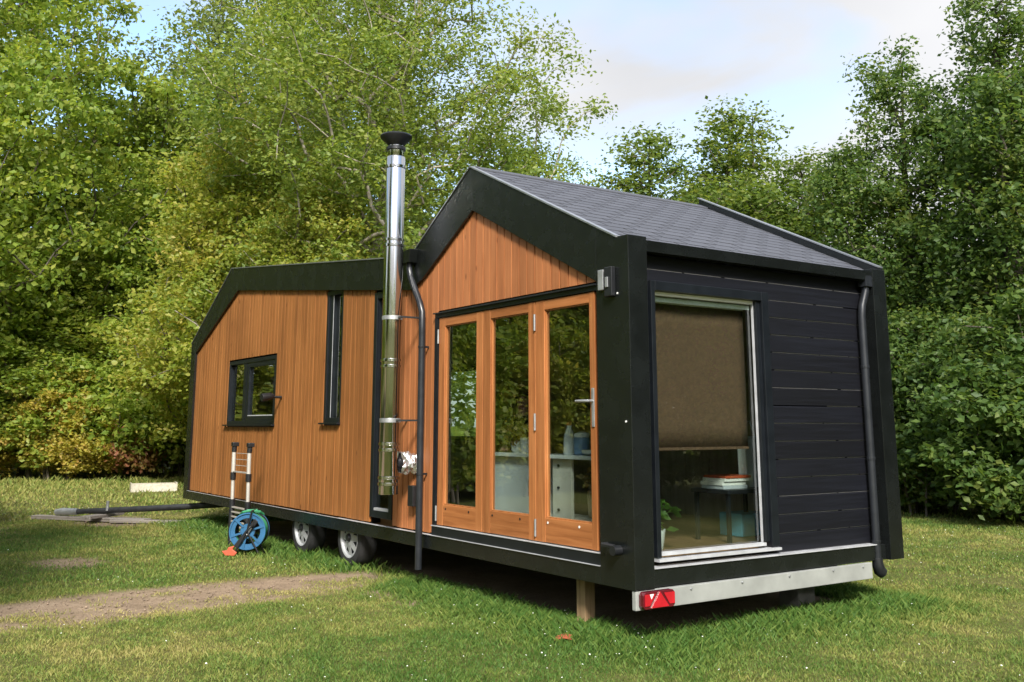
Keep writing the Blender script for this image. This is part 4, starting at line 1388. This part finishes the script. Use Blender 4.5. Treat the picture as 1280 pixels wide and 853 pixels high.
def grow(seed, H, lobes, nc, nl, leaf, spread, r_tip=.012, lean=(0, 0), trunk_top=.8, shell=.45, up=.55, asp=.6, flat=.6, stems=1):
    """skeleton grown to clump centres spread through the crown lobes, leaves round the clumps"""
    rg = np.random.default_rng(seed)
    wts = np.array([l[3] * l[4] * l[5] for l in lobes]) ** .8
    wts /= wts.sum()
    cl = []
    gap = spread * .8
    tries = 0
    while len(cl) < nc and tries < nc * 30:
        tries += 1
        l = lobes[rg.choice(len(lobes), p=wts)]
        d_ = rg.normal(size=3); d_ /= np.linalg.norm(d_)
        rr_ = shell + (1 - shell) * rg.random() ** .6 if rg.random() < .8 else rg.random()
        rr_ *= 1 + .14 * rg.normal()
        p = np.array(l[:3]) + d_ * rr_ * np.array(l[3:6])
        if p[2] < .25: continue
        if cl and tries < nc * 20 and np.min(np.sum((np.array(cl) - p) ** 2, 1)) < gap * gap * .4: continue
        cl.append(p)
    cl = np.array(cl)
    nodes, parent = [], []
    for s in range(stems):
        off = np.zeros(3) if stems == 1 else np.array([rg.normal() * .35, rg.normal() * .35, 0])
        lx, ly = (lean if stems == 1 else (lean[0] + rg.normal() * .15 * H, lean[1] + rg.normal() * .15 * H))
        nt_ = 9
        for i in range(nt_ + 1):
            t = i / nt_
            wob = np.array([math.sin(t * 5 + seed + s), math.cos(t * 4 + seed * 2 + s), 0]) * .016 * H * t
            nodes.append(off + np.array([lx * t ** 1.3, ly * t ** 1.3, H * trunk_top * t - .05]) + wob)
            parent.append(-1 if i == 0 else len(nodes) - 2)
    nodes = [np.array(q) for q in nodes]
    ax = np.mean(cl, 0)
    order = np.argsort(np.linalg.norm((cl - np.array([lean[0] * .6, lean[1] * .6, 0]))[:, :2], axis=1) + .15 * np.abs(cl[:, 2] - ax[2]))
    tips = {}
    for ci in order:
        p = cl[ci]
        A_ = np.array(nodes)
        dv = p - A_
        hor = np.linalg.norm(dv[:, :2], axis=1)
        cost = np.linalg.norm(dv, axis=1) + np.maximum(0, .35 * hor - dv[:, 2]) * 1.3
        cost[A_[:, 2] < .12 * H] += 3
        j = int(np.argmin(cost))
        dist = np.linalg.norm(dv[j])
        steps = max(1, min(5, int(dist / (spread * .9)) + 1))
        prev = j
        for s in range(1, steps + 1):
            t = s / steps
            q = A_[j] + (p - A_[j]) * t
            q = q + np.array([0, 0, .10 * dist * math.sin(math.pi * t)]) + rg.normal(size=3) * .03 * dist * (t < 1)
            nodes.append(q); parent.append(prev); prev = len(nodes) - 1
        tips[prev] = ci
    cnt = np.zeros(len(nodes))
    for i in range(len(nodes) - 1, -1, -1):
        cnt[i] += 1 if i in tips else 0
        if parent[i] >= 0: cnt[parent[i]] += cnt[i]
    rad = r_tip * np.maximum(cnt, .6) ** .5
    segs_ = []
    for i in range(len(nodes)):
        if parent[i] >= 0:
            segs_.append((nodes[parent[i]], nodes[i], min(rad[parent[i]], rad[i] * 1.35) if cnt[parent[i]] > cnt[i] * 1.6 else rad[parent[i]], rad[i]))
    wv, wq = frustums(segs_)
    # leaves: dense sprays round each clump, thinning along its twig
    n = nc * nl
    who = rg.integers(0, len(cl), n)
    sz = (.65 + .7 * rg.random(len(cl)))[who][:, None]
    dr_ = rg.normal(size=(n, 3))
    dr_ /= np.linalg.norm(dr_, axis=1)[:, None]
    off = dr_ * (rg.random((n, 1)) ** .55) * np.array([1, 1, flat]) * spread * .78 * sz * (1 + .18 * rg.normal(size=(n, 1)))
    pos = cl[who] + off
    lv, lt = leaf_quads(rg, pos, leaf, up, asp, dr_ * .7)
    return wv, wq, lv, lt

PROTO = {}
def proto(key, wood_mat, leaf_m, **kw):
    wv, wq, lv, lt = grow(**kw)
    PROTO[key] = (wv, wq, lv, lt)
    return key

def tree(name, label, cat, key, loc, leaf_m, bark='bark', rz=0.0, sc=1.0, group=None, woodname='trunk', crown='crown', share={}):
    rt = thing(name, label, cat, loc, rz, group)
    rt.scale = (sc, sc, sc) if not isinstance(sc, tuple) else sc
    wv, wq, lv, lt = PROTO[key]
    for nm, mt, va, ta, kk in ((woodname, bark, wv, wq, (key, 'w')), (crown, leaf_m, lv, lt, (key, 'l'))):
        if kk in share:
            o = bpy.data.objects.new(nm, share[kk]); col.objects.link(o); o.parent = rt
        else:
            o = np_mesh(nm, va, ta, mt, rt)
            share[kk] = o.data
        o.material_slots[0].link = 'OBJECT'
        o.material_slots[0].material = M[mt]
    return rt

# prototypes
proto('maple', 0, 0, seed=21, H=15, lobes=[(0, 0, 10.5, 4.6, 4.6, 4.6), (2.2, 1.5, 7.0, 4.2, 4.0, 3.2), (-2.0, -1.8, 7.2, 4.2, 4.2, 3.4), (1.0, 3.0, 4.8, 3.6, 3.4, 1.9), (2.8, -1.5, 4.6, 3.4, 3.6, 1.8)],
      nc=660, nl=235, leaf=.145, spread=1.15, shell=.55, up=.5, flat=.42)
proto('pyramid', 0, 0, seed=33, H=10.5, lobes=[(0, 0, 8.6, 1.1, 1.1, 2.0), (0, 0, 6.2, 2.1, 2.1, 2.3), (0, 0, 3.6, 2.9, 2.9, 2.2)], nc=400, nl=185, leaf=.125, spread=.85, shell=.5, up=.45, flat=.5, trunk_top=.92)
proto('tall', 0, 0, seed=8, H=20, lobes=[(0, 0, 15, 4.2, 4.2, 5), (1.5, -2.5, 12, 3.6, 3.6, 3.4), (-1.5, 2.5, 11, 3.8, 3.8, 3.6), (0, 0, 8, 4, 4, 3)], nc=480, nl=125, leaf=.165, spread=1.15, shell=.5, up=.5, trunk_top=.9)
proto('birch', 0, 0, seed=14, H=17, lobes=[(0, 0, 13.5, 3.6, 3.6, 3.6), (1.2, 2.4, 10.5, 3.2, 3.4, 2.6), (.6, -1.6, 9.6, 3.4, 3.4, 2.8), (2.2, 3.0, 7.6, 2.4, 2.6, 1.5), (0, 0, 6.6, 3.4, 3.4, 2.2), (-.6, -2, 4.6, 2.6, 2.6, 1.8)],
      nc=580, nl=175, leaf=.125, spread=.95, shell=.35, up=.45, flat=.7, lean=(.8, 1.2), trunk_top=.85, asp=.5)
proto('alder', 0, 0, seed=52, H=10.5, lobes=[(0, 0, 8.8, .8, .8, 1.5), (.7, .8, 7.0, 1.3, 1.3, 1.3), (-.8, -.8, 6.4, 1.5, 1.5, 1.4), (0, 0, 4.0, 2.3, 2.3, 2.1)], nc=380, nl=165, leaf=.112, spread=.72, shell=.4, up=.5, flat=.75, trunk_top=.92)
proto('oak', 0, 0, seed=71, H=10.5, lobes=[(0, 0, 8.9, .8, .8, 1.5), (.7, .5, 7.3, 1.1, 1.1, 1.3), (-.8, -.6, 6.6, 1.2, 1.2, 1.5), (.2, .2, 4.8, 1.7, 1.7, 1.9), (0, 0, 2.6, 2.2, 2.2, 1.6)], nc=380, nl=200, leaf=.102, spread=.66, shell=.45, up=.5, flat=.7, trunk_top=.9)
proto('bush', 0, 0, seed=90, H=3.0, lobes=[(0, 0, 1.9, 1.3, 1.3, 1.2), (.8, .7, 1.2, 1.2, 1.2, 1.0), (-.9, -.6, 1.2, 1.2, 1.2, 1.0)], nc=180, nl=200, leaf=.105, spread=.5, shell=.5, up=.5, r_tip=.008, stems=4)
proto('lowbush', 0, 0, seed=91, H=1.9, lobes=[(0, 0, 1.0, 1.2, 1.2, .85), (.9, -.6, .7, .9, .9, .6), (-.8, .8, .7, .9, .9, .6)], nc=120, nl=90, leaf=.13, spread=.42, shell=.5, up=.5, r_tip=.007, stems=4)

BT = 'trees behind the lawn'
tree('maple_tree', 'spreading yellow-green maple filling the left edge of the picture', 'tree', 'maple', (-31.0, -2.6, 0), 'leaf_maple', rz=R(20), sc=(1.2, 1.2, 1.38), group=BT)
tree('maple_tree', 'broad bright green maple between the left-edge maple and the tall grey-green tree', 'tree', 'maple', (-31.0, 4.6, 0), 'leaf_maple', rz=R(140), sc=.92, group=BT)
tree('young_tree', 'pyramid-shaped yellow-tinted young tree behind the sloping end of the house', 'tree', 'pyramid', (-20.5, 3.9, 0), 'leaf_yellow', group=BT)
tree('young_tree', 'leafy young tree between the left-edge maple and the golden bushes', 'tree', 'pyramid', (-29.0, -.6, 0), 'leaf_maple', rz=R(200), sc=(1.25, 1.25, .8), group=BT)
tree('young_tree', 'leafy young tree above the green bush behind the wooden box', 'tree', 'pyramid', (-28.6, 3.6, 0), 'leaf_maple', rz=R(310), sc=(1.2, 1.2, .85), group=BT)
tree('poplar_tree', 'tall grey-green tree rising above the yellow-tinted young tree', 'tree', 'tall', (-29.5, 8.2, 0), 'leaf_tall', group=BT)
tree('birch_tree', 'airy tall birch with pale limbs behind the steel flue', 'tree', 'birch', (-18.1, 6.4, 0), 'leaf_birch', bark='bark_pale', rz=R(0), group=BT)
tree('young_tree', 'bright green young tree behind the low roof left of the flue', 'tree', 'pyramid', (-18.0, 5.0, 0), 'leaf_yellow', rz=R(70), sc=.80, group=BT)
tree('birch_tree', 'rounded light green tree behind the valley of the roof', 'tree', 'birch', (-24.5, 9.0, 0), 'leaf_birch', bark='bark_pale', rz=R(150), sc=.86, group=BT)
tree('alder_tree', 'pointed alder just right of the blue gap in the sky', 'tree', 'alder', (-13.3, 12.3, 0), 'leaf_alder', sc=(1.12, 1.12, .90), group=BT)
tree('alder_tree', 'tallest of the alders above the grey roof slope', 'tree', 'alder', (-12.0, 14.2, 0), 'leaf_alder', rz=R(100), sc=(1.2, 1.2, .97), group=BT)
tree('alder_tree', 'shorter alder above the rear corner of the roof', 'tree', 'alder', (-9.6, 14.2, 0), 'leaf_alder', rz=R(200), sc=(1.05, 1.05, .78), group=BT)
tree('alder_tree', 'alder between the pointed one and the tallest one above the roof', 'tree', 'alder', (-13.2, 14.6, 0), 'leaf_alder', rz=R(300), sc=(1.15, 1.15, .84), group=BT)
tree('oak_tree', 'tall dark tree rising behind the black corner post', 'tree', 'oak', (-6.1, 12.9, 0), 'leaf_dark', sc=.92, group=BT)
tree('oak_tree', 'tallest dark tree at the right edge of the picture', 'tree', 'oak', (-3.9, 12.9, 0), 'leaf_dark', rz=R(95), sc=.98, group=BT)
# bushes along the edges of the lawn
BL = 'bushes along the lawn'
tree('bush', 'golden yellow bush at the left edge below the maple', 'bush', 'bush', (-26.3, .6, 0), 'leaf_goldbush', group=BL, sc=1.0, woodname='stems', crown='foliage')
tree('bush', 'second golden bush just right of the left-edge one', 'bush', 'bush', (-26.6, 2.0, 0), 'leaf_goldbush', rz=R(80), group=BL, sc=.9, woodname='stems', crown='foliage')
tree('bush', 'small reddish-leaved bush beside the golden bushes', 'bush', 'lowbush', (-26.0, 2.9, 0), 'leaf_red', group=BL, sc=(1.0, .9, 1.25), woodname='stems', crown='foliage')
tree('bush', 'green bush between the reddish bush and the wooden box', 'bush', 'bush', (-26.0, 4.0, 0), 'leaf_maple', rz=R(50), group=BL, sc=1.2, woodname='stems', crown='foliage')
tree('bush', 'dense green bush touching the far end of the house', 'bush', 'bush', (-24.6, 5.2, 0), 'leaf_maple', rz=R(150), group=BL, sc=1.15, woodname='stems', crown='foliage')
tree('bush', 'dark leafy bush right beside the black corner post', 'bush', 'bush', (-6.6, 12.3, 0), 'leaf_dark', rz=R(10), group=BL, sc=1.15, woodname='stems', crown='foliage')
tree('bush', 'dark bush in the middle of the right-hand hedge', 'bush', 'bush', (-5.0, 12.6, 0), 'leaf_dark', rz=R(110), group=BL, sc=1.25, woodname='stems', crown='foliage')
tree('bush', 'dark bush at the right edge of the picture', 'bush', 'bush', (-3.1, 12.4, 0), 'leaf_dark', rz=R(220), group=BL, sc=1.2, woodname='stems', crown='foliage')
tree('bush', 'low leafy bush at the foot of the right-hand hedge', 'bush', 'lowbush', (-5.6, 11.6, 0), 'leaf_dark', rz=R(40), group=BL, sc=.85, woodname='stems', crown='foliage')
tree('bush', 'low bush in the bottom corner of the right-hand hedge', 'bush', 'lowbush', (-3.6, 11.9, 0), 'leaf_dark', rz=R(170), group=BL, sc=.9, woodname='stems', crown='foliage')
for lab, x, y, rz_, sc_, lm_ in [('tall green bush behind the golden bushes at the left edge', -27.8, -.6, 10, 1.6, 'leaf_maple'), ('tall green bush behind the reddish bush', -28.0, 3.4, 130, 1.7, 'leaf_maple'),
        ('tall bush just behind the far end of the house', -26.5, 6.6, 250, 1.8, 'leaf_maple'), ('bush seen through the gap left of the flue, behind the low roof', -24.0, 8.5, 70, 1.7, 'leaf_birch')]:
    tree('bush', lab, 'bush', 'bush', (x, y, 0), lm_, rz=R(rz_), group=BL, sc=sc_, woodname='stems', crown='foliage')
HG = [(-13.0, -5.6), (-13.6, -8.4), (-12.8, -11.2), (-13.2, -14.0), (-24.5, -5.2), (-25.0, -8.2), (-24.2, -11.4)]
for i, (x, y) in enumerate(HG):
    tree('bush', 'sunlit hedge bush mirrored in the folding doors' if i < 4 else 'sunlit hedge bush mirrored in the small front window', 'bush', 'bush', (x, y, 0), 'leaf_yellow' if i % 3 == 1 else 'leaf_maple', rz=R(47 * i), group='hedge mirrored in the folding doors' if i < 4 else 'hedge mirrored in the small front window', sc=1.35, woodname='stems', crown='foliage')
for i, (x, y) in enumerate([(8.6, 12.4), (10.6, 9.4), (12.6, 6.8), (6.4, 15.2)]):  # unseen bushes added to plug bright sky gaps in the end window reflection
    tree('bush', 'unseen dark bush added to darken the end window reflection', 'bush', 'bush', (x, y, 0), 'leaf_dark', rz=R(61 * i), group='bushes added for the end window reflection', sc=1.4, woodname='stems', crown='foliage')
# trees round the plot that show in the panes and shade part of the lawn
RF = 'trees round the plot mirrored in the windows'
for lab, x, y, key, lm, rz, sc in [
        ('sunlit maple mirrored in the right-hand folding door', -19.5, -18.0, 'maple', 'leaf_maple', 30, .9),
        ('sunlit maple mirrored in the middle folding door', -16.5, -15.5, 'maple', 'leaf_maple', 200, .8),
        ('sunlit maple mirrored in the left-hand folding door', -23.0, -13.0, 'maple', 'leaf_maple', 90, .9),
        ('pale birch mirrored small in the left-hand folding door', -30, -9.0, 'birch', 'leaf_birch', 20, 1.0)]:
    tree('maple_tree' if key == 'maple' else 'birch_tree', lab, 'tree', key, (x, y, 0), lm, rz=R(rz), sc=sc, group=RF)
tree('alder_tree', 'unseen alder added left of the viewer to shade the lawn', 'tree', 'alder', (-2.6, -7.6, 0), 'leaf_alder', rz=R(75), sc=1.0, group=RF)  # out of view, added so its crown shades the left lawn
for lab, x, y, key, lm, rz, sc in [
        ('dark tree mirrored in the upper right of the end window', 9.5, 11.0, 'maple', 'leaf_dark', 60, .8),
        ('dark tree mirrored in the upper left of the end window', 15.5, 8.5, 'maple', 'leaf_dark', 120, .9),
        ('dark tree mirrored in the middle of the end window', 13.0, 16.5, 'maple', 'leaf_dark', 10, 1.0),
        ('dark tree mirrored at the right side of the end window', 4.5, 15.5, 'oak', 'leaf_dark', 30, 1.1)]:
    tree('maple_tree' if key == 'maple' else 'oak_tree', lab, 'tree', key, (x, y, 0), lm, rz=R(rz), sc=sc, group=RF)

# far wood closing the view behind the trees: one mass
rg = np.random.default_rng(77)
cs = []
for a_deg, dist, hh_, n_ in [(a_, 46 + 5 * math.sin(a_ * .21), 11 + 2.5 * math.sin(a_ * .13), 34) for a_ in np.arange(146, 186, 1.6)] + [(a_, 34 + 3 * math.sin(a_ * .3), 5.2 + 1.0 * math.sin(a_ * .23), 20) for a_ in np.arange(104, 146, 1.6)] + [(a_, 44 + 5 * math.sin(a_ * .21), 10 + 2.5 * math.sin(a_ * .13), 30) for a_ in np.arange(186, 464, 2.2)]:
    for k in range(n_):
        aa, dd = R(a_deg + rg.normal() * 1.0), dist + rg.normal() * 2.0
        cs.append((CAM.x + dd * math.cos(aa), CAM.y + dd * math.sin(aa), .4 + hh_ * rg.random() ** .8))
cs = np.array(cs)
n = 120000
who = rg.integers(0, len(cs), n)
pos = cs[who] + rg.normal(size=(n, 3)) * np.array([.9, .9, .7])
pos[:, 2] = np.maximum(pos[:, 2], .05)
lv, lt = leaf_quads(rg, pos, .46, .5, .6)
o = np_mesh('far_wood', lv, lt, 'leaf_birch')
tag(o, 'far mass of woodland closing the view', 'wood', kind='stuff')
